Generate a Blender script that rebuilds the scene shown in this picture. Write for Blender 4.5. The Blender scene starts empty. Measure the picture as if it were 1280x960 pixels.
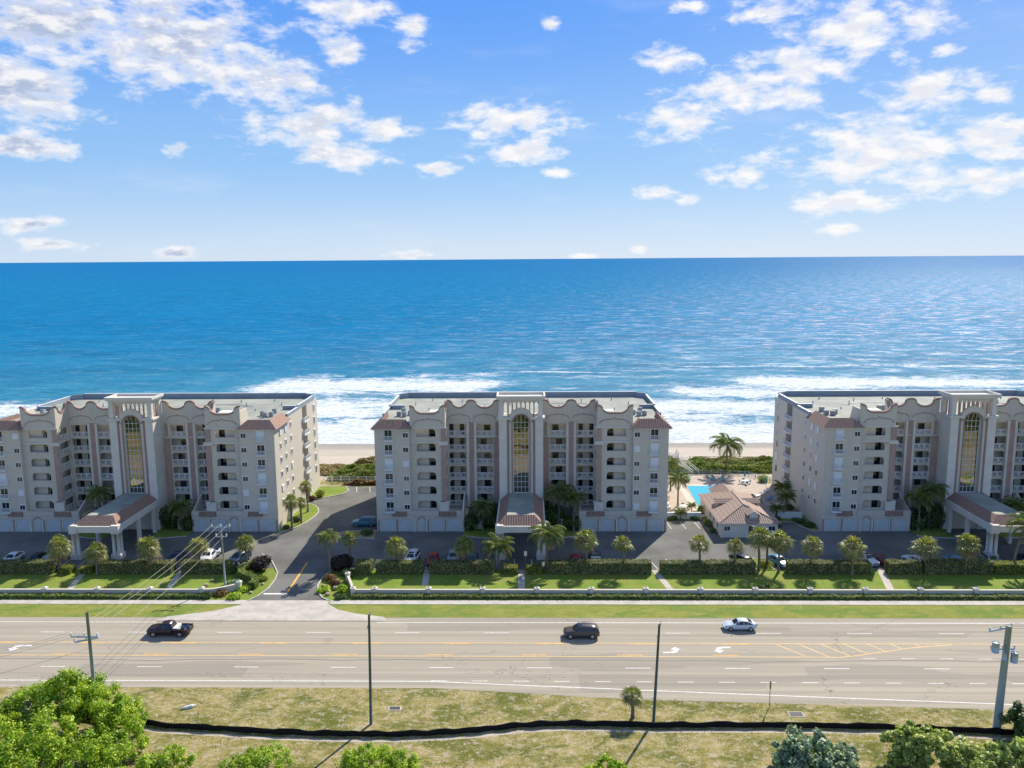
import bpy, math, random
from math import sin, cos, pi, radians as R, sqrt, hypot
from mathutils import Vector, noise
random.seed(7)
S = bpy.context.scene
COL = S.collection
GZ = 0.0
# ------------------------------------------------------------------ materials
def nt(m):
    m.use_nodes = True
    t = m.node_tree; t.nodes.clear(); return t
class NG:
    def __init__(s, t): s.t = t
    def n(s, typ, **kw):
        d = s.t.nodes.new(typ)
        for k, v in kw.items():
            if k.startswith('i_'):
                key = k[2:]; key = int(key) if key.isdigit() else key.replace('_', ' ')
                if isinstance(v, bpy.types.NodeSocket): s.t.links.new(v, d.inputs[key])
                else: d.inputs[key].default_value = v
            else: setattr(d, k, v)
        return d
    def l(s, a, b): s.t.links.new(a, b)
    def math(s, op, a, b=0.5, c=0.5, clamp=False):
        d = s.t.nodes.new('ShaderNodeMath'); d.operation = op; d.use_clamp = clamp
        for i, v in enumerate((a, b, c)):
            if isinstance(v, bpy.types.NodeSocket): s.t.links.new(v, d.inputs[i])
            else: d.inputs[i].default_value = v
        return d.outputs[0]
    def mix(s, f, a, b, blend='MIX'):
        d = s.t.nodes.new('ShaderNodeMix'); d.data_type = 'RGBA'; d.blend_type = blend
        for i, v in ((0, f), (6, a), (7, b)):
            if isinstance(v, bpy.types.NodeSocket): s.t.links.new(v, d.inputs[i])
            elif i == 0: d.inputs[0].default_value = v
            else: d.inputs[i].default_value = (v[0], v[1], v[2], 1)
        return d.outputs[2]
    def noise(s, vec, scale, detail=4, rough=.55, dist=0):
        d = s.n('ShaderNodeTexNoise', i_Scale=scale, i_Detail=detail, i_Roughness=rough, i_Distortion=dist)
        if vec is not None: s.l(vec, d.inputs['Vector'])
        return d.outputs[0]
    def ramp(s, v, lo, hi):
        d = s.n('ShaderNodeMapRange', clamp=True, interpolation_type='SMOOTHSTEP')
        s.l(v, d.inputs[0]); d.inputs[1].default_value = lo; d.inputs[2].default_value = hi
        return d.outputs[0]
    def mapv(s, vec, scale, loc=(0, 0, 0)):
        return s.n('ShaderNodeMapping', i_Vector=vec, i_Scale=scale, i_Location=loc).outputs[0]
MATS = {}
def mat(name, col, rough=.8, var=.12, vs=1.5, col2=None, bump=0, bs=20, metal=0, spec=.4, stretch=(1, 1, 1), fine=0, trans=0, isl=0, lo=.35, hi=.65):
    m = bpy.data.materials.new(name); g = NG(nt(m))
    out = g.n('ShaderNodeOutputMaterial')
    P = g.n('ShaderNodeBsdfPrincipled', i_Roughness=rough, i_Metallic=metal)
    P.inputs['Specular IOR Level'].default_value = spec
    tc = g.n('ShaderNodeNewGeometry').outputs['Position']
    v = g.mapv(tc, stretch)
    c2 = col2 or tuple(c * (1 - var) for c in col)
    c1 = col if col2 else tuple(min(1, c * (1 + var)) for c in col)
    f = g.ramp(g.noise(v, vs, 5, .6), lo, hi)
    c = g.mix(f, c1, c2)
    if fine:
        f2 = g.noise(v, vs * 9, 3, .7)
        k = g.math('MULTIPLY_ADD', f2, fine * 2, 1 - fine)
        c = g.mix(1.0, c, g.n('ShaderNodeCombineColor', i_Red=k, i_Green=k, i_Blue=k).outputs[0], 'MULTIPLY')
    if isl:
        r = g.n('ShaderNodeNewGeometry').outputs['Random Per Island']
        k = g.math('MULTIPLY_ADD', r, isl * 2, 1 - isl)
        c = g.mix(1.0, c, g.n('ShaderNodeCombineColor', i_Red=k, i_Green=k, i_Blue=k).outputs[0], 'MULTIPLY')
    g.l(c, P.inputs['Base Color'])
    if bump:
        b = g.n('ShaderNodeBump', i_Strength=bump, i_Distance=.05, i_Height=g.noise(v, bs, 3, .6))
        g.l(b.outputs[0], P.inputs['Normal'])
    sh = P.outputs[0]
    if trans:
        T = g.n('ShaderNodeBsdfTranslucent'); 
        tcol = g.mix(1.0, c, (1.25, 1.35, .55), 'MULTIPLY'); g.l(tcol, T.inputs[0])
        mx = g.n('ShaderNodeMixShader', i_0=trans); g.l(sh, mx.inputs[1]); g.l(T.outputs[0], mx.inputs[2]); sh = mx.outputs[0]
    g.l(sh, out.inputs[0]); MATS[name] = m
    return m
mat('stucco', (.625, .57, .475), .9, .06, 1.6, bump=.15, bs=6, fine=.05, col2=(.575, .525, .435), stretch=(1, 1, .16), lo=.4, hi=.75)
mat('stucco_light', (.68, .64, .565), .9, .05, .5)
mat('pink_trim', (.33, .22, .19), .85, .08, .8)
mat('pink_pilaster', (.42, .29, .24), .85, .08, .6)
mat('white_paint', (.78, .79, .79), .6, .04, 1)
mat('shutter_white', (.72, .76, .78), .5, .04, 1, stretch=(.2, .2, 12))
mat('garage_paint', (.54, .58, .58), .5, .04, 1)
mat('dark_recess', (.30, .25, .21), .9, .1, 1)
mat('roof_membrane', (.35, .37, .315), .85, .16, .22, fine=.1, col2=(.25, .27, .235))
mat('roof_blue', (.20, .30, .31), .7, .12, .5, fine=.06)
mat('parapet_cap', (.70, .72, .72), .6, .05, 1)
mat('parapet_blue', (.26, .31, .36), .8, .06, .5)
mat('ac_grey', (.32, .33, .34), .5, .1, 2)
mat('window_glass', (.012, .018, .022), .08, .3, .6, spec=.8)
mat('car_glass', (.012, .018, .022), .06, .2, 1, spec=.9)
mat('asphalt_lot', (.152, .153, .142), .92, .2, .12, fine=.12, spec=.25)
mat('concrete', (.47, .44, .39), .9, .12, .5, fine=.08)
mat('kerb', (.5, .48, .44), .9, .1, .7)
mat('deck_paver', (.46, .38, .31), .9, .08, .8, fine=.06)
mat('deck_light', (.58, .53, .46), .9, .06, .8)
mat('line_white', (.75, .75, .72), .8, .12, 2, fine=.1)
mat('line_yellow', (.80, .44, .09), .8, .15, 1.2, fine=.1)
mat('line_yellow_pale', (.78, .52, .20), .8, .12, 1.2, fine=.1)
mat('tyre', (.02, .02, .02), .9)
mat('rim', (.45, .46, .47), .35, metal=.8)
mat('wood_pole', (.26, .28, .24), .9, .2, 3, stretch=(1, 1, .2))
mat('steel_pole', (.08, .12, .10), .6, .1, 1)
mat('concrete_pole', (.33, .37, .34), .85, .15, .8, stretch=(1, 1, .3))
mat('galvanised', (.42, .52, .58), .4, .1, 3, metal=.3)
mat('wire', (.40, .38, .33), .5)
mat('palm_trunk', (.20, .165, .125), .95, .3, 4, stretch=(1, 1, 2.5), bump=.4, bs=14)
mat('bark', (.14, .10, .07), .95, .3, 4)
mat('sabal_leaf', (.14, .19, .045), .38, col2=(.34, .34, .12), vs=1.3, trans=.35, isl=.35)
mat('sabal_dead', (.30, .23, .13), .8, col2=(.2, .15, .08), vs=3, trans=.25, isl=.3)
mat('coco_leaf', (.10, .17, .035), .5, col2=(.22, .23, .07), vs=1.0, trans=.35, isl=.3)
mat('dark_leaf', (.06, .11, .03), .5, col2=(.10, .16, .04), vs=1.0, trans=.25, isl=.35)
mat('bright_leaf', (.20, .35, .02), .5, col2=(.46, .56, .05), vs=.9, trans=.42, isl=.5)
mat('hedge_leaf', (.17, .205, .07), .65, col2=(.30, .30, .13), vs=1.1, trans=.25, isl=.4)
mat('hedge_yellow', (.22, .26, .03), .6, col2=(.30, .32, .05), vs=1.2, trans=.35, isl=.35)
mat('hedge_green', (.16, .25, .05), .6, col2=(.30, .35, .09), vs=1.2, trans=.3, isl=.35)
mat('hedge_core', (.045, .055, .022), .9, .2, 3)
mat('croton', (.16, .05, .04), .6, col2=(.25, .17, .05), vs=2, trans=.3, isl=.5)
mat('purple_leaf', (.045, .018, .022), .6, col2=(.03, .03, .015), vs=2, trans=.2, isl=.5)
mat('silver_leaf', (.17, .26, .14), .5, col2=(.30, .38, .24), vs=1.2, trans=.25, isl=.5)
mat('olive_leaf', (.28, .36, .07), .5, col2=(.50, .54, .16), vs=1.2, trans=.35, isl=.5)
mat('dune_leaf', (.12, .20, .03), .7, col2=(.27, .31, .06), vs=.5, trans=.3, isl=.4)
mat('dune_dry', (.38, .29, .14), .8, col2=(.26, .23, .09), vs=.6, trans=.25, isl=.4)
mat('grass_blade', (.24, .25, .06), .7, col2=(.46, .39, .19), vs=.35, trans=.35, isl=.4)
mat('rock', (.42, .33, .25), .9, .2, 3, bump=.3)
mat('silt_fabric', (.009, .009, .010), .9, .3, 1)
mat('weathered_wood', (.33, .30, .27), .9, .15, 3)
mat('teal', (.12, .42, .40), .7)
mat('pool_blue', (.06, .25, .42), .7)
mat('grate', (.05, .05, .05), .7)
mat('sign_back', (.33, .23, .10), .7)
mat('lamp_red', (.25, .02, .02), .3)
mat('lamp_clear', (.7, .72, .74), .2)
mat('debris_white', (.7, .7, .68), .8)
for n_, c_ in dict(paint_white=(.72, .74, .76), paint_maroon=(.030, .014, .018), paint_copper=(.085, .07, .065), paint_black=(.012, .014, .018), paint_red=(.42, .02, .02), paint_navy=(.02, .05, .11), paint_silver=(.30, .33, .36), paint_teal=(.03, .16, .22), paint_sky=(.10, .30, .42), paint_darkred=(.16, .02, .025), paint_pearl=(.55, .62, .68)).items():
    mat(n_, c_, .28, .03, 1, spec=.6)
def tiles(name, c1, c2, ax):
    m = bpy.data.materials.new(name); g = NG(nt(m)); out = g.n('ShaderNodeOutputMaterial')
    P = g.n('ShaderNodeBsdfPrincipled', i_Roughness=.85)
    tc = g.n('ShaderNodeTexCoord').outputs['Object']
    sx = g.n('ShaderNodeSeparateXYZ', i_0=tc)
    nz = g.n('ShaderNodeNewGeometry'); sn = g.n('ShaderNodeSeparateXYZ', i_0=nz.outputs['Normal'])
    fac = g.math('GREATER_THAN', g.math('ABSOLUTE', sn.outputs[0]), g.math('ABSOLUTE', sn.outputs[1]))
    along = g.math('ADD', g.math('MULTIPLY', sx.outputs[1], fac), g.math('MULTIPLY', sx.outputs[0], g.math('SUBTRACT', 1.0, fac)))
    row = g.math('ABSOLUTE', g.math('SINE', g.math('MULTIPLY', along, pi / .42)))
    crs = g.math('FRACT', g.math('MULTIPLY', sx.outputs[2], 3.6))
    n1 = g.noise(g.mapv(tc, (2.2, 2.2, 3.6)), 1.3, 3, .7)
    c = g.mix(g.ramp(n1, .3, .7), c1, c2)
    d1 = g.math('MULTIPLY', g.math('MULTIPLY_ADD', row, .35, .68), g.math('MULTIPLY_ADD', g.ramp(crs, 0, .35), .35, .68))
    c = g.mix(1.0, c, g.n('ShaderNodeCombineColor', i_Red=d1, i_Green=d1, i_Blue=d1).outputs[0], 'MULTIPLY')
    g.l(c, P.inputs['Base Color'])
    b = g.n('ShaderNodeBump', i_Strength=.7, i_Distance=.1, i_Height=g.math('ADD', row, crs)); g.l(b.outputs[0], P.inputs['Normal'])
    g.l(P.outputs[0], out.inputs[0]); MATS[name] = m
tiles('roof_tile', (.44, .27, .205), (.30, .185, .145), 0)
tiles('roof_tile_brown', (.46, .345, .29), (.36, .26, .21), 0)
def mirror_glass():
    m = bpy.data.materials.new('mirror_glass'); g = NG(nt(m)); out = g.n('ShaderNodeOutputMaterial')
    P = g.n('ShaderNodeBsdfPrincipled', i_Roughness=.03, i_Metallic=1.0); P.inputs['Base Color'].default_value = (.27, .26, .225, 1)
    tc = g.n('ShaderNodeNewGeometry').outputs['Position']
    b = g.n('ShaderNodeBump', i_Strength=.12, i_Distance=.05, i_Height=g.noise(tc, .9, 2)); g.l(b.outputs[0], P.inputs['Normal'])
    g.l(P.outputs[0], out.inputs[0]); MATS['mirror_glass'] = m
mirror_glass()
def grass(name, cols, s1=.35, s2=.12, patch=.45, dirt=(.42, .34, .25), stretch=(1, 1, 1), mow=0, dlo=.6, dhi=.72):
    m = bpy.data.materials.new(name); g = NG(nt(m)); out = g.n('ShaderNodeOutputMaterial')
    P = g.n('ShaderNodeBsdfPrincipled', i_Roughness=.95); P.inputs['Specular IOR Level'].default_value = .15
    tc = g.mapv(g.n('ShaderNodeNewGeometry').outputs['Position'], stretch)
    a = g.ramp(g.noise(tc, s1, 8, .7), .38, .62)
    c = g.mix(a, cols[0], cols[1])
    b = g.ramp(g.noise(tc, s2, 8, .72, .5), .45, .6)
    c = g.mix(b, c, cols[2])
    fine = g.noise(g.mapv(tc, (1, 1.6, 1)), 5.5, 6, .8)
    k = g.math('MULTIPLY_ADD', g.ramp(fine, .3, .7), 1.0, .5)
    c = g.mix(1.0, c, g.n('ShaderNodeCombineColor', i_Red=k, i_Green=k, i_Blue=k).outputs[0], 'MULTIPLY')
    d = g.math('MULTIPLY', g.ramp(g.noise(tc, patch, 9, .75, .4), dlo, dhi), .75)
    c = g.mix(d, c, dirt)
    g.l(c, P.inputs['Base Color'])
    bp = g.n('ShaderNodeBump', i_Strength=.8, i_Distance=.12, i_Height=fine); g.l(bp.outputs[0], P.inputs['Normal'])
    g.l(P.outputs[0], out.inputs[0]); MATS[name] = m
grass('rough_grass', ((.24, .225, .055), (.42, .34, .17), (.14, .155, .03)), .6, .16, 1.1, (.50, .43, .33), (1, 1.5, 1), dlo=.51, dhi=.60)
grass('verge_grass', ((.22, .25, .045), (.30, .30, .08), (.15, .23, .045)), .3, .15, .2, (.35, .28, .16), (1, 2.2, 1), dlo=.68, dhi=.8)
grass('lawn_grass', ((.16, .25, .035), (.21, .29, .05), (.24, .27, .06)), .3, .15, .2, (.32, .27, .16), dlo=.68, dhi=.8)
def road_mat():
    m = bpy.data.materials.new('road_asphalt'); g = NG(nt(m)); out = g.n('ShaderNodeOutputMaterial')
    P = g.n('ShaderNodeBsdfPrincipled', i_Roughness=.9); P.inputs['Specular IOR Level'].default_value = .25
    tc = g.n('ShaderNodeNewGeometry').outputs['Position']
    a = g.ramp(g.noise(g.mapv(tc, (.012, .9, 1)), 1.0, 6, .65), .32, .68)
    c = g.mix(a, (.41, .37, .295), (.33, .295, .235))
    b = g.ramp(g.noise(g.mapv(tc, (.05, .4, 1)), 1.0, 5, .6), .5, .75)
    c = g.mix(b, c, (.38, .34, .27))
    k = g.math('MULTIPLY_ADD', g.noise(tc, 6, 5, .8), .35, .83)
    c = g.mix(1.0, c, g.n('ShaderNodeCombineColor', i_Red=k, i_Green=k, i_Blue=k).outputs[0], 'MULTIPLY')
    sy = g.n('ShaderNodeSeparateXYZ', i_0=g.n('ShaderNodeVectorMath', operation='ADD', i_0=tc, i_1=(0, 0, 0)).outputs[0])
    wob = g.math('MULTIPLY_ADD', g.noise(g.mapv(tc, (.05, 0, 0)), 1.0, 4), 2.0, -1.0)
    for y0, w, st in ((96.2, .07, .55), (105.4, .05, .3), (92.6, .05, .25)):
        dd = g.math('ABSOLUTE', g.math('SUBTRACT', g.math('ADD', sy.outputs[1], wob), y0))
        f = g.math('MULTIPLY', g.math('SUBTRACT', 1.0, g.ramp(dd, w, w * 2.2)), st)
        c = g.mix(f, c, (.07, .065, .06))
    trk = g.n('ShaderNodeCombineXYZ', i_0=0.0, i_1=g.math('MULTIPLY', sy.outputs[1], 1.0), i_2=0.0).outputs[0]
    tk = g.ramp(g.noise(trk, 1.1, 3, .6), .45, .62); c = g.mix(g.math('MULTIPLY', tk, .22), c, (.17, .155, .135))
    vo = g.n('ShaderNodeTexVoronoi', feature='DISTANCE_TO_EDGE', i_Scale=1.0, i_Vector=g.mapv(g.n('ShaderNodeVectorMath', operation='ADD', i_0=tc, i_1=g.n('ShaderNodeTexNoise', i_Vector=tc, i_Scale=.8).outputs[1]).outputs[0], (.075, .16, 1)))
    ck = g.math('MULTIPLY', g.math('SUBTRACT', 1.0, g.ramp(vo.outputs[0], .002, .007)), g.ramp(g.noise(tc, .07, 3), .48, .6)); c = g.mix(g.math('MULTIPLY', ck, .6), c, (.06, .055, .05))
    br = g.n('ShaderNodeTexVoronoi', i_Scale=1.0, distance='CHEBYCHEV', i_Vector=g.mapv(tc, (.045, .29, 1))); bs_ = g.n('ShaderNodeSeparateColor', i_0=br.outputs[1])
    c = g.mix(g.math('MULTIPLY', g.ramp(bs_.outputs[0], .80, .82), .32), c, (.20, .185, .165))
    g.l(c, P.inputs['Base Color']); g.l(P.outputs[0], out.inputs[0]); MATS['road_asphalt'] = m
road_mat()
def sand_mat():
    m = bpy.data.materials.new('sand'); g = NG(nt(m)); out = g.n('ShaderNodeOutputMaterial')
    P = g.n('ShaderNodeBsdfPrincipled', i_Roughness=.9); P.inputs['Specular IOR Level'].default_value = .2
    tc = g.n('ShaderNodeNewGeometry').outputs['Position']
    c = g.mix(g.ramp(g.noise(g.mapv(tc, (.03, .35, 1)), 1.0, 5), .35, .65), (.50, .44, .37), (.41, .36, .30))
    sy = g.n('ShaderNodeSeparateXYZ', i_0=tc)
    wet = g.ramp(g.math('ADD', sy.outputs[1], g.math('MULTIPLY', g.noise(g.mapv(tc, (.04, .1, 1)), 1.0, 4), 10)), 228, 236)
    c = g.mix(wet, c, (.30, .28, .25))
    k = g.math('MULTIPLY_ADD', g.noise(tc, 2, 6, .8), .3, .85)
    c = g.mix(1.0, c, g.n('ShaderNodeCombineColor', i_Red=k, i_Green=k, i_Blue=k).outputs[0], 'MULTIPLY')
    g.l(c, P.inputs['Base Color']); g.l(P.outputs[0], out.inputs[0]); MATS['sand'] = m
sand_mat()
def sea_mat():
    m = bpy.data.materials.new('sea_water'); g = NG(nt(m)); out = g.n('ShaderNodeOutputMaterial')
    P = g.n('ShaderNodeBsdfPrincipled', i_IOR=1.33)
    pos = g.n('ShaderNodeNewGeometry').outputs['Position']
    sp = g.n('ShaderNodeSeparateXYZ', i_0=pos); X, Y = sp.outputs[0], sp.outputs[1]
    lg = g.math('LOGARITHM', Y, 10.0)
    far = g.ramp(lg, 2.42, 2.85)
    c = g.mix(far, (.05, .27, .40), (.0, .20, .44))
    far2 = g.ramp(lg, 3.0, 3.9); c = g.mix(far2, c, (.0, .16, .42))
    n0 = g.ramp(g.noise(g.mapv(pos, (.004, .018, 1)), 1.0, 6, .6), .35, .65)
    c = g.mix(g.math('MULTIPLY', n0, .3), c, (.0, .14, .30))
    # swell streaks: darker faces
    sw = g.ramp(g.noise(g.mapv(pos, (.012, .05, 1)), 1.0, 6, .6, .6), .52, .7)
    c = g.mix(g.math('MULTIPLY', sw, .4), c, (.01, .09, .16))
    rp = g.ramp(g.noise(g.mapv(pos, (.12, .26, 1)), 1.0, 8, .75, .4), .35, .65); c = g.mix(g.math('MULTIPLY', g.math('SUBTRACT', 1.0, rp), .38), c, (.01, .13, .24))
    # foam
    warp = g.noise(g.mapv(pos, (.012, .02, 1)), 1.0, 4, .6)
    wy = g.math('ADD', Y, g.math('MULTIPLY_ADD', warp, 46.0, -23.0))
    lace = g.noise(g.mapv(pos, (.22, .30, 1)), 1.0, 9, .8, 1.4)
    lace2 = g.noise(g.mapv(pos, (.05, .085, 1)), 1.0, 6, .66, 1.2)
    lacem = g.math('ADD', g.math('MULTIPLY', lace, .6), g.math('MULTIPLY', lace2, .5))
    tot = None
    def add(v):
        nonlocal tot
        tot = v if tot is None else g.math('MAXIMUM', tot, v)
    def band(y0, w, amt, lo=.5, hi=.6, xr=None, src=lacem):
        d = g.math('SUBTRACT', 1.0, g.math('DIVIDE', g.math('ABSOLUTE', g.math('SUBTRACT', wy, y0)), w), clamp=True); d = g.math('POWER', d, .6)
        v = g.math('MULTIPLY', d, amt)
        if xr:
            for (xa, xb) in xr: pass
            a = g.ramp(X, xr[0][0], xr[0][1]); b = g.math('SUBTRACT', 1.0, g.ramp(X, xr[1][0], xr[1][1]))
            v = g.math('MULTIPLY', v, g.math('MULTIPLY', a, b))
        add(v)
    band(233, 12, 1.0); band(244, 20, .66)          # swash, solid foam
    band(256, 26, .70)
    band(292, 40, .62)
    band(348, 54, .64, xr=((-150, -100), (-25, 10)))
    band(352, 36, .66, xr=((60, 110), (190, 260)))
    band(330, 30, .60, xr=((30, 70), (120, 170)))
    band(405, 7, .50, xr=((60, 80), (260, 320)))
    band(385, 6, .5, xr=((-40, 0), (40, 60)))
    foam = g.ramp(g.math('ADD', lacem, g.math('MULTIPLY', tot, .66)), .76, .92)
    caps = g.math('MULTIPLY', g.ramp(g.noise(g.mapv(pos, (.09, .25, 1)), 1.0, 5, .7), .72, .77), g.math('SUBTRACT', 1.0, g.ramp(lg, 2.8, 3.3)))
    foam = g.math('MAXIMUM', foam, g.math('MULTIPLY', caps, .6))
    fc = g.mix(g.ramp(g.noise(g.mapv(pos, (.35, .5, 1)), 1.0, 8, .8), .4, .6), (.50, .60, .68), (.84, .85, .86)); c = g.mix(foam, c, fc)
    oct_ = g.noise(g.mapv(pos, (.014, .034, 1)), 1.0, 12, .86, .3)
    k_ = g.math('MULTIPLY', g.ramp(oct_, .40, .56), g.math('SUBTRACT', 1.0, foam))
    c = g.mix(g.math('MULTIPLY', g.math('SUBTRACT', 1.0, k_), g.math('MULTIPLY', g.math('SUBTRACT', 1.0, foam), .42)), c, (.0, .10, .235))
    g.l(c, P.inputs['Base Color']); P.inputs['Roughness'].default_value = .8; P.inputs['Specular IOR Level'].default_value = 0
    spk = g.ramp(g.noise(g.mapv(pos, (.05, .085, 1), (40, 9, 0)), 1.0, 12, .9), .50, .60)
    gl = g.n('ShaderNodeBsdfGlossy', i_Roughness=g.math('MULTIPLY_ADD', spk, .16, .24)); gl.inputs[0].default_value = (1, 1, 1, 1)
    h1 = g.noise(g.mapv(pos, (.03, .06, 1)), 1.0, 11, .72, .4)
    b = g.n('ShaderNodeBump', i_Strength=.7, i_Distance=4.0, i_Height=h1)
    g.l(b.outputs[0], P.inputs['Normal']); g.l(b.outputs[0], gl.inputs['Normal'])
    mx = g.n('ShaderNodeMixShader', i_0=g.math('MULTIPLY', g.math('SUBTRACT', 1.0, foam), g.math('MULTIPLY_ADD', spk, .12, .03))); g.l(P.outputs[0], mx.inputs[1]); g.l(gl.outputs[0], mx.inputs[2])
    g.l(mx.outputs[0], out.inputs[0]); MATS['sea_water'] = m
sea_mat()
def pool_mat():
    m = bpy.data.materials.new('pool_water'); g = NG(nt(m)); out = g.n('ShaderNodeOutputMaterial')
    P = g.n('ShaderNodeBsdfPrincipled', i_Roughness=.05, i_IOR=1.33); pos = g.n('ShaderNodeNewGeometry').outputs['Position']
    c = g.mix(g.noise(pos, 1.2, 3), (.06, .42, .58), (.10, .52, .66)); g.l(c, P.inputs['Base Color'])
    b = g.n('ShaderNodeBump', i_Strength=.2, i_Distance=.1, i_Height=g.noise(pos, 3, 3)); g.l(b.outputs[0], P.inputs['Normal'])
    g.l(P.outputs[0], out.inputs[0]); MATS['pool_water'] = m
pool_mat()
# ------------------------------------------------------------------ mesh helper
class MB:
    def __init__(s): s.v = []; s.f = []; s.mi = []; s.m = 0
    def add(s, vs, fs):
        o = len(s.v); s.v += [tuple(v) for v in vs]
        for f in fs: s.f.append(tuple(o + i for i in f)); s.mi.append(s.m)
        return s
    def box(s, x0, x1, y0, y1, z0, z1):
        if x0 > x1: x0, x1 = x1, x0
        return s.add([(x0, y0, z0), (x1, y0, z0), (x1, y1, z0), (x0, y1, z0), (x0, y0, z1), (x1, y0, z1), (x1, y1, z1), (x0, y1, z1)],
                     [(0, 3, 2, 1), (4, 5, 6, 7), (0, 1, 5, 4), (1, 2, 6, 5), (2, 3, 7, 6), (3, 0, 4, 7)])
    def prism(s, pts, z0, z1, axis='z'):      # closed polygon (ccw) extruded
        n = len(pts)
        def p(a, b, t):
            return (a, b, t) if axis == 'z' else ((a, t, b) if axis == 'y' else (t, a, b))
        vs = [p(a, b, z0) for a, b in pts] + [p(a, b, z1) for a, b in pts]
        fs = [tuple(range(n))[::-1], tuple(range(n, 2 * n))] + [(i, (i + 1) % n, (i + 1) % n + n, i + n) for i in range(n)]
        return s.add(vs, fs)
    def tube(s, pts, r, n=8, cap=True):
        pts = [Vector(p) for p in pts]; rs = r if isinstance(r, (list, tuple)) else [r] * len(pts)
        vs = []; fs = []
        for i, p in enumerate(pts):
            d = (pts[min(i + 1, len(pts) - 1)] - pts[max(i - 1, 0)]).normalized()
            a = Vector((0, 0, 1)) if abs(d.z) < .9 else Vector((1, 0, 0))
            u = d.cross(a).normalized(); w = d.cross(u)
            for k in range(n):
                t = 2 * pi * k / n; vs.append(p + (u * cos(t) + w * sin(t)) * rs[i])
        for i in range(len(pts) - 1):
            for k in range(n):
                a = i * n + k; b = i * n + (k + 1) % n; fs.append((a, b, b + n, a + n))
        if cap: fs.append(tuple(range(n))); fs.append(tuple(range(len(vs) - n, len(vs)))[::-1])
        return s.add(vs, fs)
    def quad(s, a, b, c, d): return s.add([a, b, c, d], [(0, 1, 2, 3)])
    def mesh(s, name, mats):
        me = bpy.data.meshes.new(name); me.from_pydata(s.v, [], s.f)
        for m in (mats if isinstance(mats, (list, tuple)) else [mats]): me.materials.append(MATS[m])
        if any(s.mi): me.polygons.foreach_set('material_index', s.mi)
        me.update(); return me
    def build(s, name, mats, parent=None, smooth=False, loc=None):
        me = s.mesh(name, mats)
        if smooth: me.polygons.foreach_set('use_smooth', [True] * len(me.polygons))
        return link(name, me, parent, loc)
def link(name, me, parent=None, loc=None, rz=0):
    o = bpy.data.objects.new(name, me); COL.objects.link(o)
    if parent: o.parent = parent
    if loc: o.location = loc
    if rz: o.rotation_euler = (0, 0, rz)
    return o
def tag(o, label=None, cat=None, group=None, kind=None):
    for k, v in (('label', label), ('category', cat), ('group', group), ('kind', kind)):
        if v: o[k] = v
    return o
def empty(name, loc, rz=0, label=None, cat=None, group=None, scale=1):
    o = bpy.data.objects.new(name, None); COL.objects.link(o); o.location = loc; o.rotation_euler = (0, 0, rz)
    o.scale = (scale,) * 3; o.empty_display_size = .1
    return tag(o, label, cat, group)
def struct(o): return tag(o, kind='structure')
def copy_tree(o, parent=None):
    c = o.copy(); COL.objects.link(c)
    if parent: c.parent = parent
    for ch in list(o.children): copy_tree(ch, c)
    return c
# ------------------------------------------------------------------ setting
def sheet(name, poly, z, mats, kind=True):
    b = MB(); b.add([(x, y, z) for x, y in poly], [tuple(range(len(poly)))]); o = b.build(name, mats)
    return struct(o) if kind else o
def arc(cx, cy, r, a0, a1, n=8): return [(cx + r * cos(R(a0 + (a1 - a0) * i / n)), cy + r * sin(R(a0 + (a1 - a0) * i / n))) for i in range(n + 1)]
b = MB(); xs = [-4000, -600, -200, 200, 600, 4000]; ys = [-3000, -200, 40, 130, 181]
b.add([(x, y, 0) for y in ys for x in xs], [(j * 6 + i, j * 6 + i + 1, (j + 1) * 6 + i + 1, (j + 1) * 6 + i) for j in range(4) for i in range(5)])
struct(b.build('ground', 'rough_grass'))
b = MB(); prof = [(181, 0), (183, .1), (187, .5), (194, .6), (199, -.4), (206, -2.0), (216, -2.9), (228, -3.5), (240, -4.3), (320, -9)]
xs = [-4000, -300] + [-200 + 4 * i for i in range(101)] + [300, 4000]; nx = len(xs)
b.add([(x, y, z + (noise.noise(Vector((x * .08, y * .1, 0))) * .35 if 184 < y < 206 else 0)) for y, z in prof for x in xs],
      [(j * nx + i, j * nx + i + 1, (j + 1) * nx + i + 1, (j + 1) * nx + i) for j in range(len(prof) - 1) for i in range(nx - 1)])
struct(b.build('beach', 'sand', smooth=True))
b = MB(); ys = [228, 300, 500, 1000, 3000, 10000, 60000]; xs = [-60000, -10000, -1000, 0, 1000, 10000, 60000]
b.add([(x, y, -4.0) for y in ys for x in xs], [(j * 7 + i, j * 7 + i + 1, (j + 1) * 7 + i + 1, (j + 1) * 7 + i) for j in range(6) for i in range(6)])
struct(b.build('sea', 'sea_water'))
# road
sheet('road', [(-700, 89.4), (-11.5, 89.4), (0, 88.3), (11, 87.1), (55, 85.1), (110, 83.6), (700, 83), (700, 108.5), (-700, 108.5)], .008, 'road_asphalt')
sheet('grass_verge', [(-300, 108.5), (300, 108.5), (300, 113.0), (-300, 113.0)], .004, 'verge_grass')
sheet('lawn', [(-300, 114.3), (300, 114.3), (300, 126.6), (-300, 126.6)], .004, 'lawn_grass')
b = MB(); b.box(-300, -41.9, 112.9, 114.3, 0, .05); b.box(-29.4, 300, 112.9, 114.3, 0, .05); struct(b.build('sidewalk', 'concrete'))
apron = [(-52.5, 107.3), (-20, 107.3), (-20.5, 108.6), (-24.5, 109.6), (-27.6, 111.0), (-29.5, 112.9), (-29.8, 114.2), (-41.7, 114.2), (-42.4, 112.6), (-45.5, 110.6), (-51.5, 108.6)]
sheet('driveway_apron', apron, .062, 'concrete')
lt = [(-41.7, 114.2), (-40.9, 115.6), (-40.2, 118.6), (-40.2, 122.1), (-40.7, 125.0), (-41.9, 127.5), (-43.6, 130.9), (-46.0, 133.4)]
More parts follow.
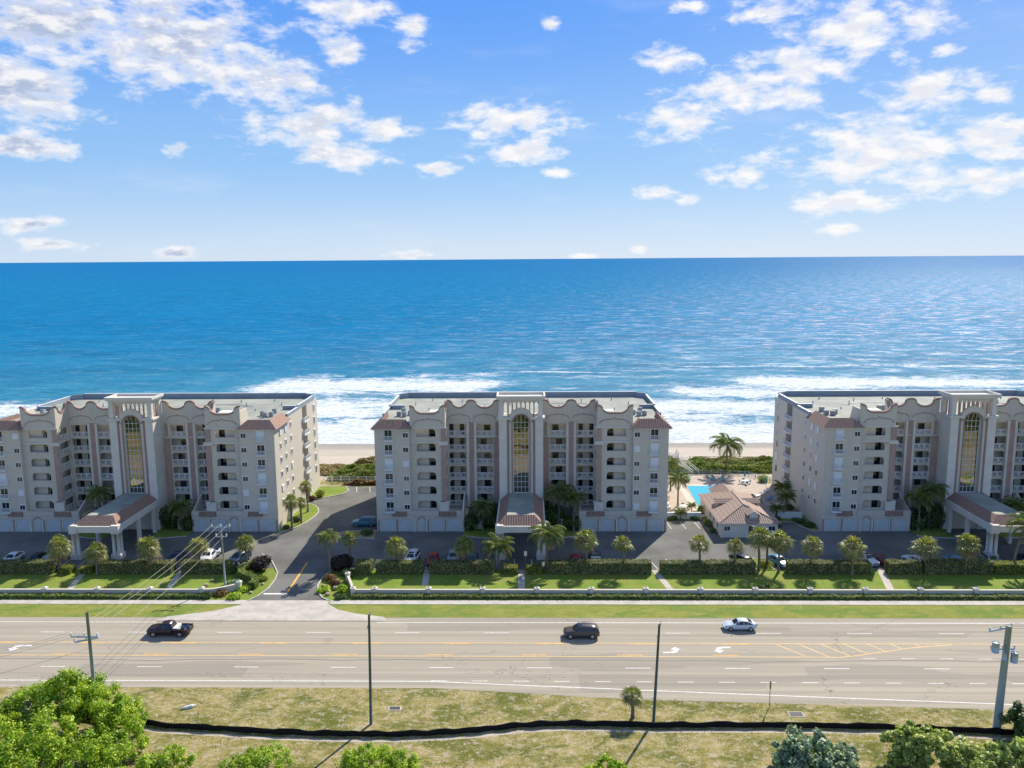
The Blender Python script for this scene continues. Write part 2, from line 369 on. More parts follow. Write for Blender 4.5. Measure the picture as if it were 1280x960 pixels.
rt = [(-29.8, 114.2), (-31.0, 115.2), (-32.2, 117.4), (-32.8, 119.7), (-32.9, 123.0), (-32.4, 125.2), (-31.2, 127.0), (-29.2, 128.3), (-27.8, 126.9)]
sheet('driveway', lt[:6] + [(-41.9, 129), (-28, 129)] + [(-31.2, 127.0)] + rt[:6][::-1], .012, 'asphalt_lot')
sheet('parking_lot', [(-160, 126.3), (-46.5, 126.3), (-41, 127.2), (-31.2, 127.0), (-27.8, 126.3), (160, 126.3), (160, 147.4), (52.5, 147.4), (51.6, 151), (25.0, 151.5), (25, 146.4), (-28, 146.4), (-28, 175.5), (-46.9, 175.5), (-46.9, 146.4), (-160, 146.4)], .016, 'asphalt_lot')
def strip(b, pts, w, z0, z1):
    n = len(pts); L = []; Rr = []
    for i, p in enumerate(pts):
        a = pts[max(i - 1, 0)]; c = pts[min(i + 1, n - 1)]; dx, dy = c[0] - a[0], c[1] - a[1]; l = hypot(dx, dy) or 1
        nx_, ny_ = -dy / l * w / 2, dx / l * w / 2
        L.append((p[0] + nx_, p[1] + ny_)); Rr.append((p[0] - nx_, p[1] - ny_))
    vs = []
    for i in range(n): vs += [(Rr[i][0], Rr[i][1], z0), (L[i][0], L[i][1], z0), (Rr[i][0], Rr[i][1], z1), (L[i][0], L[i][1], z1)]
    fs = []
    for i in range(n - 1):
        o = 4 * i; fs += [(o + 2, o + 6, o + 7, o + 3), (o, o + 4, o + 6, o + 2), (o + 1, o + 3, o + 7, o + 5)]
    fs += [(0, 2, 3, 1), (4 * n - 4, 4 * n - 3, 4 * n - 1, 4 * n - 2)]
    b.add(vs, fs)
def kerb(name, pts, w=.18, z1=.14): b = MB(); strip(b, pts, w, 0, z1); return struct(b.build(name, 'kerb'))
kerb('kerb', lt); kerb('kerb', rt)
isl1 = [(-46.6, 144.4), (-45.2, 145.6), (-43.9, 147.6), (-43.0, 150), (-42.2, 154), (-42.1, 156.8), (-42.9, 159.4), (-43.9, 161.2), (-46.6, 163.2)]
sheet('island_grass', isl1, .10, 'lawn_grass'); kerb('kerb', isl1, .2, .15)
isl2 = [(-46.6, 165.5), (-44.0, 166.2), (-40.2, 169.6), (-39.4, 172.0), (-40.6, 175.3), (-46.6, 175.3)]
sheet('island_grass', isl2, .10, 'lawn_grass'); kerb('kerb', isl2, .2, .15)
isl3 = [(-28, 141.2), (-31.5, 141.4), (-34.6, 142.4), (-35.1, 144), (-34, 145.2), (-28.3, 145.4)]
sheet('island_grass', isl3, .10, 'rough_grass'); kerb('kerb', isl3, .2, .15)
isl4 = [(36.6, 126.2), (36.5, 129.6), (37.6, 131.6), (39.2, 129.4), (39.6, 126.2)]
sheet('island_grass', isl4, .10, 'lawn_grass'); kerb('kerb', isl4, .15, .15)
isl5 = [(53.4, 145.2), (51.9, 145.6), (50.9, 147.6), (50.2, 150.2), (45.5, 151.2), (45.5, 152.4), (51.5, 152.4), (53.4, 158)]
sheet('island_grass', isl5, .10, 'lawn_grass'); kerb('kerb', isl5[:6], .15, .15)
isl6 = [(25.6, 152.6), (25.6, 151.6), (33.5, 151.6), (33.5, 152.6)]
sheet('planting_bed', isl6, .10, 'rough_grass')
for cx in (-73.4, -1.4, 80.4):      # courtyard planting between wings
    sheet('courtyard_bed', [(cx - 10.6, 142.6), (cx - 4.2, 141.2), (cx - 4.2, 150.4), (cx - 10.6, 150.4)], .10, 'lawn_grass')
    sheet('courtyard_bed', [(cx + 4.2, 141.2), (cx + 10.6, 142.6), (cx + 10.6, 150.4), (cx + 4.2, 150.4)], .10, 'lawn_grass')
    kerb('kerb', [(cx - 10.6, 142.6), (cx - 7.5, 141.6), (cx - 4.4, 141.2)], .15, .16); kerb('kerb', [(cx + 10.6, 142.6), (cx + 7.5, 141.6), (cx + 4.4, 141.2)], .15, .16)
# paint markings (one sheet per marking system)
def rects(name, L, z, m):
    b = MB()
    for (x0, y0, x1, y1, w) in L:
        dx, dy = x1 - x0, y1 - y0; l = hypot(dx, dy); nx_, ny_ = -dy / l * w / 2, dx / l * w / 2
        b.quad((x0 - nx_, y0 - ny_, z), (x1 - nx_, y1 - ny_, z), (x1 + nx_, y1 + ny_, z), (x0 + nx_, y0 + ny_, z))
    return struct(b.build(name, m))
z1 = .013
L = [(-300, 106.95, -52.3, 106.95, .14), (-21.3, 106.95, 300, 106.95, .14), (-300, 90.95, -12, 90.95, .14), (-12, 90.95, 0, 90.05, .14), (0, 90.05, 25, 88.25, .14), (25, 88.25, 55.5, 86.2, .14), (55.5, 86.2, 120, 84.6, .14)]
for k in range(-12, 16):
    L.append((-42.5 + 12.15 * k, 103.8, -39.2 + 12.15 * k, 103.8, .12)); L.append((-37.0 + 12.15 * k + .2, 94.3, -33.7 + 12.15 * k, 94.3, .12))
for k in range(30): L.append((-11.8 + 4.9 * k, 91.1 - .02 * k, -9.9 + 4.9 * k, 91.1 - .02 * k, .11))
for k in range(12): L.append((41.9 + 4.75 * k, 96.9 - .03 * k, 43.6 + 4.75 * k, 96.9 - .03 * k, .1))
rects('lane_marking', L, z1, 'line_white')
L = [(-300, 100.95, 60, 100.85, .13), (-300, 97.35, 36.6, 97.2, .13), (60, 100.8, 300, 100.8, .13)]
cv = [(36.6, 97.2), (39.0, 97.1), (42.1, 97.8), (45.3, 98.7), (48.6, 99.6), (51.7, 100.2), (54.8, 100.6)]
L += [(*cv[i], *cv[i + 1], .14) for i in range(6)]
L += [(32.0, 100.8, 34.9, 97.4, .16), (35.0, 100.8, 37.8, 97.3, .16), (37.9, 100.8, 40.5, 97.5, .16), (40.9, 100.8, 42.9, 98.2, .16), (44.0, 100.8, 45.4, 98.9, .16), (47.0, 100.8, 47.9, 99.5, .16), (50.0, 100.8, 50.6, 100.1, .16)]
rects('centre_line', L, z1, 'line_yellow_pale')
L = []
for k in range(-12, 6): L += [(-35.5 + 12.15 * k, 100.68, -32.0 + 12.15 * k, 100.68, .15), (-37.5 + 12.15 * k, 97.62, -34.2 + 12.15 * k, 97.62, .15)]
L += [(-36.85, 117.4, -36.95, 127.2, .12), (-36.55, 117.4, -36.65, 127.2, .12)]
L[-2:] = []
rects('broken_centre_line', L, z1, 'line_yellow')
rects('driveway_centre_line', [(-36.8, 117.3, -37.1, 129.5, .32)], .020, 'line_yellow')
rects('stop_line', [(-40.3, 116.7, -36.7, 116.7, .45)], .020, 'line_white')
def arrow(x, y, s, fl):
    b = MB(); P = [(-1.3, -.75, ), (-.2, -.72), (.35, -.45), (.55, .1)]
    pts = [(-1.4, -.85), (-.2, -.80), (.45, -.55), (.62, .15), (1.0, .15), (.3, .85), (-.35, .15), (.08, .15), (-.05, -.28), (-.4, -.45), (-1.4, -.52)]
    pts = [(x + a * s, y + c * fl) for a, c in pts]
    if s * fl < 0: pts = pts[::-1]
    b.add([(a, c, z1) for a, c in pts], [tuple(range(len(pts)))]); return struct(b.build('turn_arrow', 'line_white'))
arrow(18.5, 99.0, 1, 1); arrow(24.6, 99.1, -1, -1); arrow(-67.2, 99.2, -1.1, -1)
L = []
for x in [-98 + 2.9 * k for k in range(68)]:
    if -47.5 < x < -27 or 36 < x < 40: continue
    L.append((x, 126.5, x - .25 if x < 20 else x - .9, 131.2, .1))
for x in (-43.2, -40.3, -37.4, -34.5, -31.6, -28.9): L.append((x, 171.0, x - .9, 175.3, .1))
for x in (26.5, 29.2, 31.8): L.append((x, 146.6, x - .3, 151.2, .1))
for k in range(7): L.append((31.6 + k * .35, 150.8 - k * 1.15, 33.0 + k * .1, 150.9 - k * 1.15 - .6, .1))
L.append((46.2, 143.6, 45.0, 150.2, .1))
rects('parking_bay_marking', L, .022, 'line_white')
# footpaths through the hedge
for a, c, w in (((-72.7, 126.3), (-70.9, 118.0), .9), ((-56.8, 126.3), (-55.5, 117.5), .9), ((-16.6, 126.3), (-16.2, 120.0), 1.0), ((-1.2, 126.3), (-1.25, 118.2), 1.1), ((20.2, 126.3), (21.5, 118.4), 1.0), ((56.5, 126.3), (54.7, 118.6), 1.1)):
    b = MB(); strip(b, [a, ((a[0] + c[0]) / 2, (a[1] + c[1]) / 2), c], w, 0, .03); struct(b.build('footpath', 'concrete'))
# pool deck
sheet('pool_deck', [(25.5, 152.6), (33.4, 152.6), (33.4, 153.4), (45.5, 153.4), (51.4, 152.6), (53.4, 160), (54.5, 176), (50.5, 182.6), (44.5, 184.4), (33, 184.4), (25.5, 183)], .11, 'deck_paver')
b = MB(); z = .118
for (x0, x1, y0, y1) in ((32.8, 34.2, 153.6, 176.6), (41, 42.4, 168, 176.6), (34.9, 41, 175.2, 176.6), (42.4, 46.5, 166.5, 168.4), (30, 33.5, 153, 154.2)): b.add([(x0, y0, z), (x1, y0, z), (x1, y1, z), (x0, y1, z)], [(0, 1, 2, 3)])
struct(b.build('pool_coping', 'deck_light'))
sheet('pool', [(34.3, 160.6), (36.9, 160.6), (36.9, 167), (41, 169), (41, 175.2), (34.9, 175.2)], .122, 'pool_water')
# ------------------------------------------------------------------ condominium building
FL = [3.25 + 2.71 * k for k in range(6)]
def lobes(x, lo, peaks, amp=1.45):
    h = 0
    for p in peaks:
        d = abs(x - p)
        if d < 1.0: q = amp * (.42 + .58 * sqrt(max(0, 1 - (d / 1.08) ** 2)))
        elif d < 2.3: q = amp * .44 * ((2.3 - d) / 1.3) ** 1.8
        else: q = 0
        h = max(h, q)
    return lo + h
def arch_wall(b, x0, x1, z0, z1, ox0, ox1, oz0, oz1, rad, P):      # wall panel with an arched opening; P maps (x, z, depth)
    n = 6; prof = []
    for i in range(n + 1): a = pi - pi / 2 * i / n; prof.append((ox0 + rad + rad * cos(a), oz1 - rad + rad * sin(a)))
    for i in range(n + 1): a = pi / 2 - pi / 2 * i / n; prof.append((ox1 - rad + rad * cos(a), oz1 - rad + rad * sin(a)))
    def q(*pp): b.add([P(x, z, 0) for x, z in pp], [tuple(range(len(pp)))])
    if ox0 > x0: q((x0, z0), (ox0, z0), (ox0, z1), (x0, z1))
    if x1 > ox1: q((ox1, z0), (x1, z0), (x1, z1), (ox1, z1))
    if oz0 > z0: q((ox0, z0), (ox1, z0), (ox1, oz0), (ox0, oz0))
    for i in range(len(prof) - 1):
        if prof[i + 1][0] - prof[i][0] > 1e-4: q(prof[i], prof[i + 1], (prof[i + 1][0], z1), (prof[i][0], z1))
    loop = [(ox0, oz0)] + prof + [(ox1, oz0)]
    for i in range(len(loop)):
        a, c = loop[i], loop[(i + 1) % len(loop)]
        b.add([P(a[0], a[1], 0), P(c[0], c[1], 0), P(c[0], c[1], .35), P(a[0], a[1], .35)], [(0, 1, 2, 3)])
def parapet(x0, x1, lo, peaks, base, P, n=48, th=.35, step=None):
    b = MB(); t = MB(); xs = [x0 + (x1 - x0) * i / n for i in range(n + 1)]; hs = [lobes(x, lo, peaks) for x in xs]
    pts = [(x0, base), (x1, base)] + list(zip(xs, hs))[::-1]
    m = len(pts)
    b.add([P(x, z, 0) for x, z in pts] + [P(x, z, th) for x, z in pts], [tuple(range(m)), tuple(range(m, 2 * m))[::-1]] + [(i, (i + 1) % m, (i + 1) % m + m, i + m) for i in range(m)])
    vs = []
    for x, h in zip(xs, hs): vs += [P(x, h - .27, -.10), P(x, h + .05, -.10), P(x, h + .05, th + .05), P(x, h - .27, th + .05)]
    fs = [(4 * i + k, 4 * i + 4 + k, 4 * i + 4 + (k + 1) % 4, 4 * i + (k + 1) % 4) for i in range(n) for k in range(4)] + [(0, 1, 2, 3), (4 * n, 4 * n + 3, 4 * n + 2, 4 * n + 1)]
    t.add(vs, fs); return b, t
def ogee(b, cx, w, z, P, r=.06):
    pts = []
    for i in range(25):
        u = -1 + 2 * i / 24; x = cx + u * w; a = abs(u)
        h = .62 * (1 - a ** 4) if a > .12 else .62 + .3 * (1 - a / .12)
        if a > .97: h = -.25
        pts.append(P(x, z + h, -.05))
    b.tube(pts, r, 5)
MC = {}
def cm(key, mk, mats, smooth=False):
    if key not in MC:
        MC[key] = mk().mesh(key.split('|')[0], mats)
        if smooth: MC[key].polygons.foreach_set('use_smooth', [True] * len(MC[key].polygons))
    return MC[key]
def win_frame(w, h, t=.09, d=.07):
    def f():
        b = MB(); b.box(-w / 2, -w / 2 + t, -d, .02, 0, h); b.box(w / 2 - t, w / 2, -d, .02, 0, h)
        b.box(-w / 2 + t, w / 2 - t, -d, .02, 0, t); b.box(-w / 2 - .06, w / 2 + .06, -d - .04, .02, h, h + t + .05); b.box(-.03, .03, -d + .02, 0, t, h); return b
    return f
def win_pane(w, h): return lambda: MB().box(-w / 2 + .09, w / 2 - .09, -.03, .0, .09, h)
def shut(w, h): return lambda: MB().box(-w / 2 + .05, w / 2 - .05, -.16, -.09, 0, h + .02)
def railing(w, d, h=.95, n=9):
    def f():
        b = MB(); b.box(-w / 2, w / 2, -d, -d + .06, h - .07, h); b.box(-w / 2, w / 2, -d, -d + .05, .06, .13)
        for i in range(n + 1):
            x = -w / 2 + .03 + (w - .06) * i / n; b.box(x - .022, x + .022, -d + .01, -d + .045, .13, h - .07)
        if d > .12:
            b.box(-w / 2 - .03, w / 2 + .03, -d - .05, 0.0, -.1, .04)
            for s in (-1, 1): b.box(s * w / 2 - .03, s * w / 2 + .03, -d + .06, 0, h - .07, h); b.box(s * w / 2 - .025, s * w / 2 + .025, -d + .06, 0, .06, h - .1)
        return b
    return f
def loggia_rail(w):
    def f():
        b = MB(); b.box(-w / 2, w / 2, 0, .07, .98, 1.07); b.box(-w / 2, w / 2, 0, .06, .1, .18)
        m = max(1, round(w / 1.2))
        for i in range(m + 1): x = -w / 2 + w * i / m; b.box(x - .05, x + .05, .0, .06, .18, .98)
        for i in range(m):
            c = -w / 2 + w * (i + .5) / m; r = .3
            for k in range(8):
                a0, a1 = 2 * pi * k / 8, 2 * pi * (k + 1) / 8
                b.add([(c + q * cos(a), .03, .58 + q * sin(a)) for a, q in ((a0, r), (a1, r), (a1, r + .06), (a0, r + .06))], [(0, 1, 2, 3)])
            for s in (-1, 1):
                b.tube([(c + s * .5, .03, .22), (c + s * .2, .03, .42)], .025, 4); b.tube([(c + s * .5, .03, .95), (c + s * .2, .03, .75)], .025, 4)
            for x in (-.42, -.1, .1, .42): b.box(c + x - .015, c + x + .015, .02, .05, .18, .98)
        return b
    return f
def window(root, P, rz, w, h, shutter, name='window'):
    o = link(name, cm('%s|%.1f%.1f' % (name, w, h), win_frame(w, h), 'white_paint'), root, P, rz)
    if shutter: link('shutter', cm('shutter|%.1f%.1f' % (w, h), shut(w, h), 'shutter_white'), o)
    else: link('pane', cm('pane|%.1f%.1f' % (w, h), win_pane(w, h), 'window_glass'), o)
    return o
def building(cx, label, sh, seed):
    rnd = random.Random(seed)
    root = empty('condominium_building', (cx, 145.3, 0), 0, label, 'building', 'beachfront condominium buildings')
    # walls
    w = MB()
    for s in (-1, 1):
        w.box(s * 20.4, s * 26.8, 0, 6.8, 0, 19.5)            # front block
        w.box(s * 10.6, s * 20.4, 0, .8, 0, 3.0) if False else None
        w.box(s * 15.2, s * 20.4, 2.4, 6.8, 3.2, 20); w.box(s * 17.1, s * 20.4, 1.75, 2.4, 3.2, 19.6)          # bay core
        w.box(s * 13.9, s * 20.4, .8, 2.4, 3.0, 3.2); w.box(s * 13.9, s * 15.2, 2.4, 5.2, 3.0, 3.2)
        w.box(s * 10.6, s * 20.4, .0, 5.2, 0, 3.0)            # garage storey
        # notch column with balconies: leave y 18.8..22.2 recessed
        w.box(s * 20.4, s * 26.8, 6.8, 18.8, 0, 20); w.box(s * 20.4, s * 25.3, 18.8, 22.2, 0, 20); w.box(s * 20.4, s * 26.8, 22.2, 30.6, 0, 20)
        w.box(s * 4.0, s * 15.2, 5.5, 6.8, 0, 3.2) if False else None
        # garage parapet
        w.box(s * 15.3, s * 20.39, -.12, .25, 3.0, 3.92); w.box(s * 10.6, s * 12.0, -.12, .3, 3.0, 3.92); w.box(s * 24.2, s * 26.8, -.003, .0, 0, .01) if False else None
        w.box(s * 10.6, s * 10.9, .3, 4.6, 3.0, 3.92); w.box(s * 14.0, s * 15.0, .25, 1.1, 3.0, 5.6)
    w.box(-20.4, 20.4, 6.8, 30.6, 0, 20)
    w.build('wall', 'stucco', root)
    # loggia fronts
    for s in (-1, 1):
        for k, z in enumerate(FL):
            f = MB(); sl = MB(); tr = MB()
            top = FL[k + 1] if k < 5 else 19.75
            PF = lambda x, zz, d: (s * x, .8 + d, zz)
            arch_wall(f, 13.9, 20.4, z if k else 3.2, top, 15.7, 19.2, z + .95, z + 2.4, .6, PF)
            PS = lambda y, zz, d: (s * (13.9 + d), y, zz)
            arch_wall(f, .8, 5.2, z if k else 3.2, top, 1.5, 4.7, z + .12, z + 2.4, .55, PS)
            PB = lambda x, zz, d: (s * x, 5.2 + d, zz)
            arch_wall(f, 9.4, 13.9, z if k else 3.2, top, 10.4, 13.6, z + .12, z + (2.45 if k < 4 else 2.5), .55 if k < 4 else .12, PB)
            arch_wall(f, 4.0, 9.4, z if k else 3.2, top, 5.4, 8.5, z + .12, z + (2.45 if k < 4 else 2.5), .55 if k < 4 else .12, PB)
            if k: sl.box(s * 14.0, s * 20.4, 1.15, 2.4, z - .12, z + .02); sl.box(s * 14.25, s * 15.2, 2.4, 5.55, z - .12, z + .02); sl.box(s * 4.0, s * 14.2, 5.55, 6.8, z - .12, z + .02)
            for zz in (z + .95,): tr.box(s * 15.2, s * 19.9, .72, .798, zz - .09, zz)
            tr.box(s * 19.2, s * 20.35, .74, .798, z + 1.75, z + 1.85)
            tr.box(s * 19.2, s * 19.85, .74, .798, z + .86, z + .95)
            f.build('loggia_wall', 'stucco', root)
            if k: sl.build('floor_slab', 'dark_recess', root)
            tr.build('sill_band', 'stucco_light', root)
        tr = MB(); tr.box(s * 4.2, s * 13.85, 4.98, 5.198, FL[5] - .02, FL[5] + .16)
        tr.box(s * 13.5, s * 20.38, .52, .798, FL[4] + 2.55, FL[4] + 2.8); tr.box(s * 13.55, s * 13.898, .85, 5.0, FL[4] + 2.55, FL[4] + 2.75)
        tr.box(s * 13.6, s * 20.38, .6, .798, 19.35, 19.6); tr.build('string_course', 'stucco_light', root)
    # pilasters
    for s in (-1, 1):
        for (xa, xb, ya, yb, za, zb) in ((13.75, 14.7, .62, .798, 3.93, 19.34), (8.6, 10.25, 4.85, 5.198, 3.2, 16.7), (4.1, 5.2, 4.95, 5.198, 3.2, 16.7)):
            w1 = (xb - xa); link('pilaster', MB().box(xa, xb, ya, yb, za, zb).mesh('pilaster', 'pink_pilaster'), root).scale = (s, 1, 1)
            if ya > 2: link('pilaster', MB().box(xa + .35, xb - .35, ya, yb, 16.98, 19.6).mesh('pilaster', 'pink_pilaster'), root).scale = (s, 1, 1)
        for xa in (8.45, 9.85): link('pilaster', MB().box(xa, xa + .45, 4.8, 5.198, 3.2, 19.6).mesh('pilaster', 'stucco_light'), root).scale = (s, 1, 1)
        link('pedestal', MB().box(13.4, 15.2, .2, .61, 3.92, 5.4).box(13.3, 15.3, .15, .7, 5.4, 5.6).mesh('pedestal', 'stucco_light'), root).scale = (s, 1, 1)
        link('pilaster_cap', MB().box(13.4, 15.2, .35, .798, FL[4] + 2.2, FL[4] + 2.54).mesh('pilaster_cap', 'stucco_light'), root).scale = (s, 1, 1)
    # parapets
    for s in (-1, 1):
        specs = [(13.9, 20.4, 22.2, (13.9, 20.4), lambda x, z, d: (s * x, .8 + d, z)), (1.15, 5.2, 22.3, (.8, 5.2), lambda y, z, d: (s * (13.9 + d), y, z)), (4.06, 13.9, 22.45, (4.3, 9.4, 13.9), lambda x, z, d: (s * x, 5.2 + d, z))]
        for (a, c, lo, pk, P) in specs:
            pb, pt = parapet(a, c, lo, pk, 19.75, P, 60)
            pp = pb.build('parapet', 'stucco', root); pt.build('coping', 'pink_trim', pp)
        og = MB(); PFo = lambda x, z, d: (s * x, .8 + d, z); PBo = lambda x, z, d: (s * x, 5.2 + d, z)
        ogee(og, 17.0, 2.7, 20.35, PFo); og.build('moulding', 'pink_trim', root)
        for c_ in (6.9, 11.7): og = MB(); ogee(og, c_, 2.1, 20.4, PBo, .05); og.build('moulding', 'pink_trim', root)
        rt_ = MB(); rt_.box(s * 20.05, s * 20.4, 1.15, 4.6, 19.5, 22.6); rt_.add([(s * 20.05, 4.6, 19.5), (s * 20.4, 4.6, 19.5), (s * 20.4, 4.6, 22.4), (s * 20.05, 4.6, 22.4), (s * 20.05, 6.0, 19.5), (s * 20.4, 6.0, 19.5)], [(0, 1, 2, 3), (1, 5, 2), (0, 3, 4), (3, 2, 5, 4)])
        rt_.build('parapet_return', 'stucco', root)
    # main roof
    r = MB(); r.box(-20.4, 20.4, 5.9, 30.3, 20.0, 20.06)
    for s in (-1, 1): r.box(s * 20.4, s * 26.5, 1.6, 30.3, 20.0, 20.06)
    ro = r.build('roof', 'roof_membrane', root)
    p = MB(); p.box(-24.6, 24.6, 30.3, 30.65, 20, 21.15)
    for s in (-1, 1):
        p.prism([(s * 24.6, 30.3), (s * 26.8, 28.6), (s * 26.8, 28.2), (s * 26.5, 28.2), (s * 26.5, 28.45), (s * 24.6, 29.95)][::s], 20, 21.15)
        p.box(s * 26.5, s * 26.8, 16.4, 28.2, 20, 20.95); p.box(s * 23.6, s * 26.5, 16.4, 16.7, 20, 20.8); p.box(s * 26.5, s * 26.8, 8.8, 16.4, 20, 20.6)
    p.build('roof_parapet', 'parapet_blue', ro)
    p = MB(); p.box(-24.6, 24.6, 30.25, 30.7, 21.15, 21.22)
    for s in (-1, 1): p.box(s * 26.45, s * 26.85, 16.35, 28.6, 20.95, 21.02); p.box(s * 23.6, s * 26.45, 16.35, 16.75, 20.8, 20.87); p.box(s * 26.45, s * 26.85, 8.8, 16.35, 20.6, 20.67)
    p.build('parapet_cap', 'parapet_cap', ro)
    for s in (-1, 1):
        hx = MB(); hx.box(s * 17.6, s * 13.8, 7.4, 9.6, 20.06, 21.2); hx.build('roof_hatch', 'white_paint', ro)
        for (xx, yy) in ((s * 22.5, 8.5), (s * 23.6, 9.0), (s * 21.6, 10.0), (s * 23.2, 12.5), (s * 9, 14), (s * 10.2, 14.2), (s * 11.4, 14), (s * 8.4, 9)):
            u = MB(); u.box(xx - .4, xx + .4, yy - .4, yy + .4, 20.06, 20.95); u.tube([(xx, yy, 20.95), (xx, yy, 21.0)], .32, 10); u.build('air_conditioner', 'ac_grey', ro)
        for (xx, yy, hh) in ((11, 9.5, .5), (7.5, 17, .7), (18.5, 15, .45), (22, 21, .6), (19, 26, .5), (12.5, 24, .7), (5.5, 26.5, .5), (4.5, 11, .6), (24, 18.2, .5), (2.5, 21, .5)):
            MB().tube([(s * xx, yy, 20.06), (s * xx, yy, 20.06 + hh)], .11, 6).build('roof_vent', 'ac_grey', ro)
        MB().tube([(s * 6.0, 21.6, 20.2), (s * 12.5, 21.6, 20.2), (s * 16.5, 19.5, 20.2)], .07, 5).build('roof_pipe', 'parapet_cap', ro)
        vt = MB(); vt.tube([(s * 15, 20, 20.06), (s * 15, 20, 20.9)], .1, 6); vt.build('roof_vent', 'ac_grey', ro)
        # gable stub
        gb = MB(); gb.prism([(5.6, 20.06), (7.4, 20.06), (7.4, 21.2), (6.5, 22.8), (5.6, 21.6)], s * 12.9, s * 13.3, 'x'); gb.build('parapet_buttress', 'stucco_light', root)
    # mansard tiles
    for s in (-1, 1):
        t = MB(); E = 19.5; T = 20.95
        def q(*pp): t.add([(s * x, y, z) for x, y, z in pp], [tuple(range(len(pp)))[::s]])
        q((19.95, -.65, E), (27.45, -.65, E), (25.7, 1.3, T), (21.6, 1.3, T)); q((27.45, -.65, E), (27.45, 9.2, E), (25.7, 8.6, T), (25.7, 1.3, T))
        q((19.95, -.65, E), (21.6, 1.3, T), (21.6, 2.6, T), (19.95, .79, E)); q((27.45, 9.2, E), (26.0, 9.2, E), (25.7, 8.6, T))
        q((21.6, 1.3, T), (25.7, 1.3, T), (25.7, 1.6, 20.0), (21.6, 1.6, 20.0)); q((25.7, 1.3, T), (25.7, 8.6, T), (25.5, 8.6, 20.0), (25.5, 1.6, 20.0))
        q((19.95, -.65, E), (19.95, .79, E), (27.45, .79, E), (27.45, -.65, E))
        mo = t.build('tiled_eave', 'roof_tile', root)
        so = MB(); so.box(s * 20.41, s * 27.2, -.5, -.003, 19.3, 19.49); so.box(s * 26.803, s * 27.2, 0, 9.0, 19.3, 19.49); so.build('soffit', 'stucco_light', mo)
        # small tiled skirts over the garages
        for (xa, xb) in ((21.2, 23.9), (12.05, 15.2)):
            k = MB(); k.m = 0; a, c = s * xa, s * xb
            if a > c: a, c = c, a
            k.add([(a, -.35, 3.0), (c, -.35, 3.0), (c, -.02, 3.85), (a, -.02, 3.85)], [(0, 1, 2, 3)]); k.add([(a, -.35, 3.0), (a, -.02, 3.85), (a, -.02, 3.0)], [(0, 1, 2)]); k.add([(c, -.35, 3.0), (c, -.02, 3.85), (c, -.02, 3.0)], [(0, 1, 2)])
            k.build('tiled_skirt', 'roof_tile', root)
            if xa < 20: MB().box(a, c, .0, .3, 3.0, 3.86).build('garage_parapet', 'stucco', root)
    # garage doors and arches
    for s in (-1, 1):
        for (xa, xb) in ((23.5, 26.0), (20.2, 22.6), (14.5, 16.9), (11.3, 13.7)):
            ga = MB(); d = MB(); d.box(s * xa, s * xb, -.03, .02, 0, 2.2)
            for z in (.5, 1.05, 1.6): d.box(s * xa, s * xb, -.045, -.03, z, z + .03)
            link('garage_door', d.mesh('garage_door', 'garage_paint'), root)
            pr = []; 
            for i in range(13): a = pi * i / 12; pr.append((s * ((xa + xb) / 2 - (xb - xa) / 2 * 1.06 * cos(a)), -.06, 2.22 + .42 * sin(a)))
            ga.tube(pr, .08, 5)
            ga.box(s * (xa - .25), s * (xa - .06), -.1, .0, 0, 2.2); ga.box(s * (xb + .06), s * (xb + .25), -.1, .0, 0, 2.2); ga.build('garage_arch', 'stucco_light', root); MB().box(s * (xb + .27), s * (xb + .62), -.07, -.002, 0, 2.3).build('garage_pier', 'pink_pilaster', root)
        for xx in (17.4, 19.6): MB().box(s * xx, s * (xx + .3), -.28, -.11, 0, 2.4).build('pier', 'stucco_light', root)
        link('entry_door', MB().box(s * 18.0, s * 19.0, -.05, .02, 0, 2.1).mesh('entry_door', 'garage_paint'), root)
        pr = [(s * (18.5 - .7 * cos(pi * i / 10)), -.06, 2.2 + .6 * sin(pi * i / 10)) for i in range(11)]
        MB().tube(pr, .09, 5).build('door_arch', 'pink_pilaster', root)
    # front windows
    for s in (-1, 1):
        for k, z in enumerate(FL):
            zc = z + 1.3
            a = sh['fr' + ('L' if s < 0 else 'R')][5 - k]; c = sh['sm' + ('L' if s < 0 else 'R')][5 - k]
            window(root, (s * 24.25, -.002, z + .55), 0, 1.5, 1.85, a == '1', 'french_door')
            link('balcony_railing', cm('balcony_railing|', railing(1.8, .45, .95, 12), 'white_paint'), root, (s * 24.25, 0, z + .45))
            window(root, (s * 21.1, -.002, z + .95), 0, 1.1, .92, c == '1')
            # side windows
            rz = pi / 2 if s > 0 else -pi / 2
            for j, yy in enumerate((3.6, 6.8, 10.4)):
                window(root, (s * 26.802, yy, z + .8), rz, 1.05, 1.1, rnd.random() < .2 or (k == 5 and j < 2))
            window(root, (s * 26.802, 27.8, z + .6), rz, 1.3, 1.6, rnd.random() < .3)
            bl = link('balcony_railing', cm('balcony_railing|side', railing(3.5, .5, 1.0, 14), 'white_paint'), root, (s * 26.8, 20.5, z + .1), rz)
            link('balcony_slab', MB().box(s * 25.3, s * 26.78, 18.8, 22.2, z - .12, z + .05).mesh('balcony_slab', 'stucco'), root)
            window(root, (s * 25.302, 20.5, z + .1), rz, 2.4, 2.1, rnd.random() < .3, 'french_door')
            # loggia doors, windows and rails
            link('loggia_door', MB().box(s * 15.75, s * 16.95, 2.36, 2.399, z + .03, z + 2.2).mesh('loggia_door', 'window_glass'), root)
            link('loggia_window', MB().box(s * 5.9 if k % 2 else s * 6.6, s * 7.1 if k % 2 else s * 7.8, 6.76, 6.799, z + .75, z + 2.0).mesh('loggia_window', 'window_glass'), root)
            link('loggia_door', MB().box(s * 10.9, s * 11.7, 6.76, 6.799, z + .03, z + 2.15).mesh('loggia_door', 'window_glass'), root)
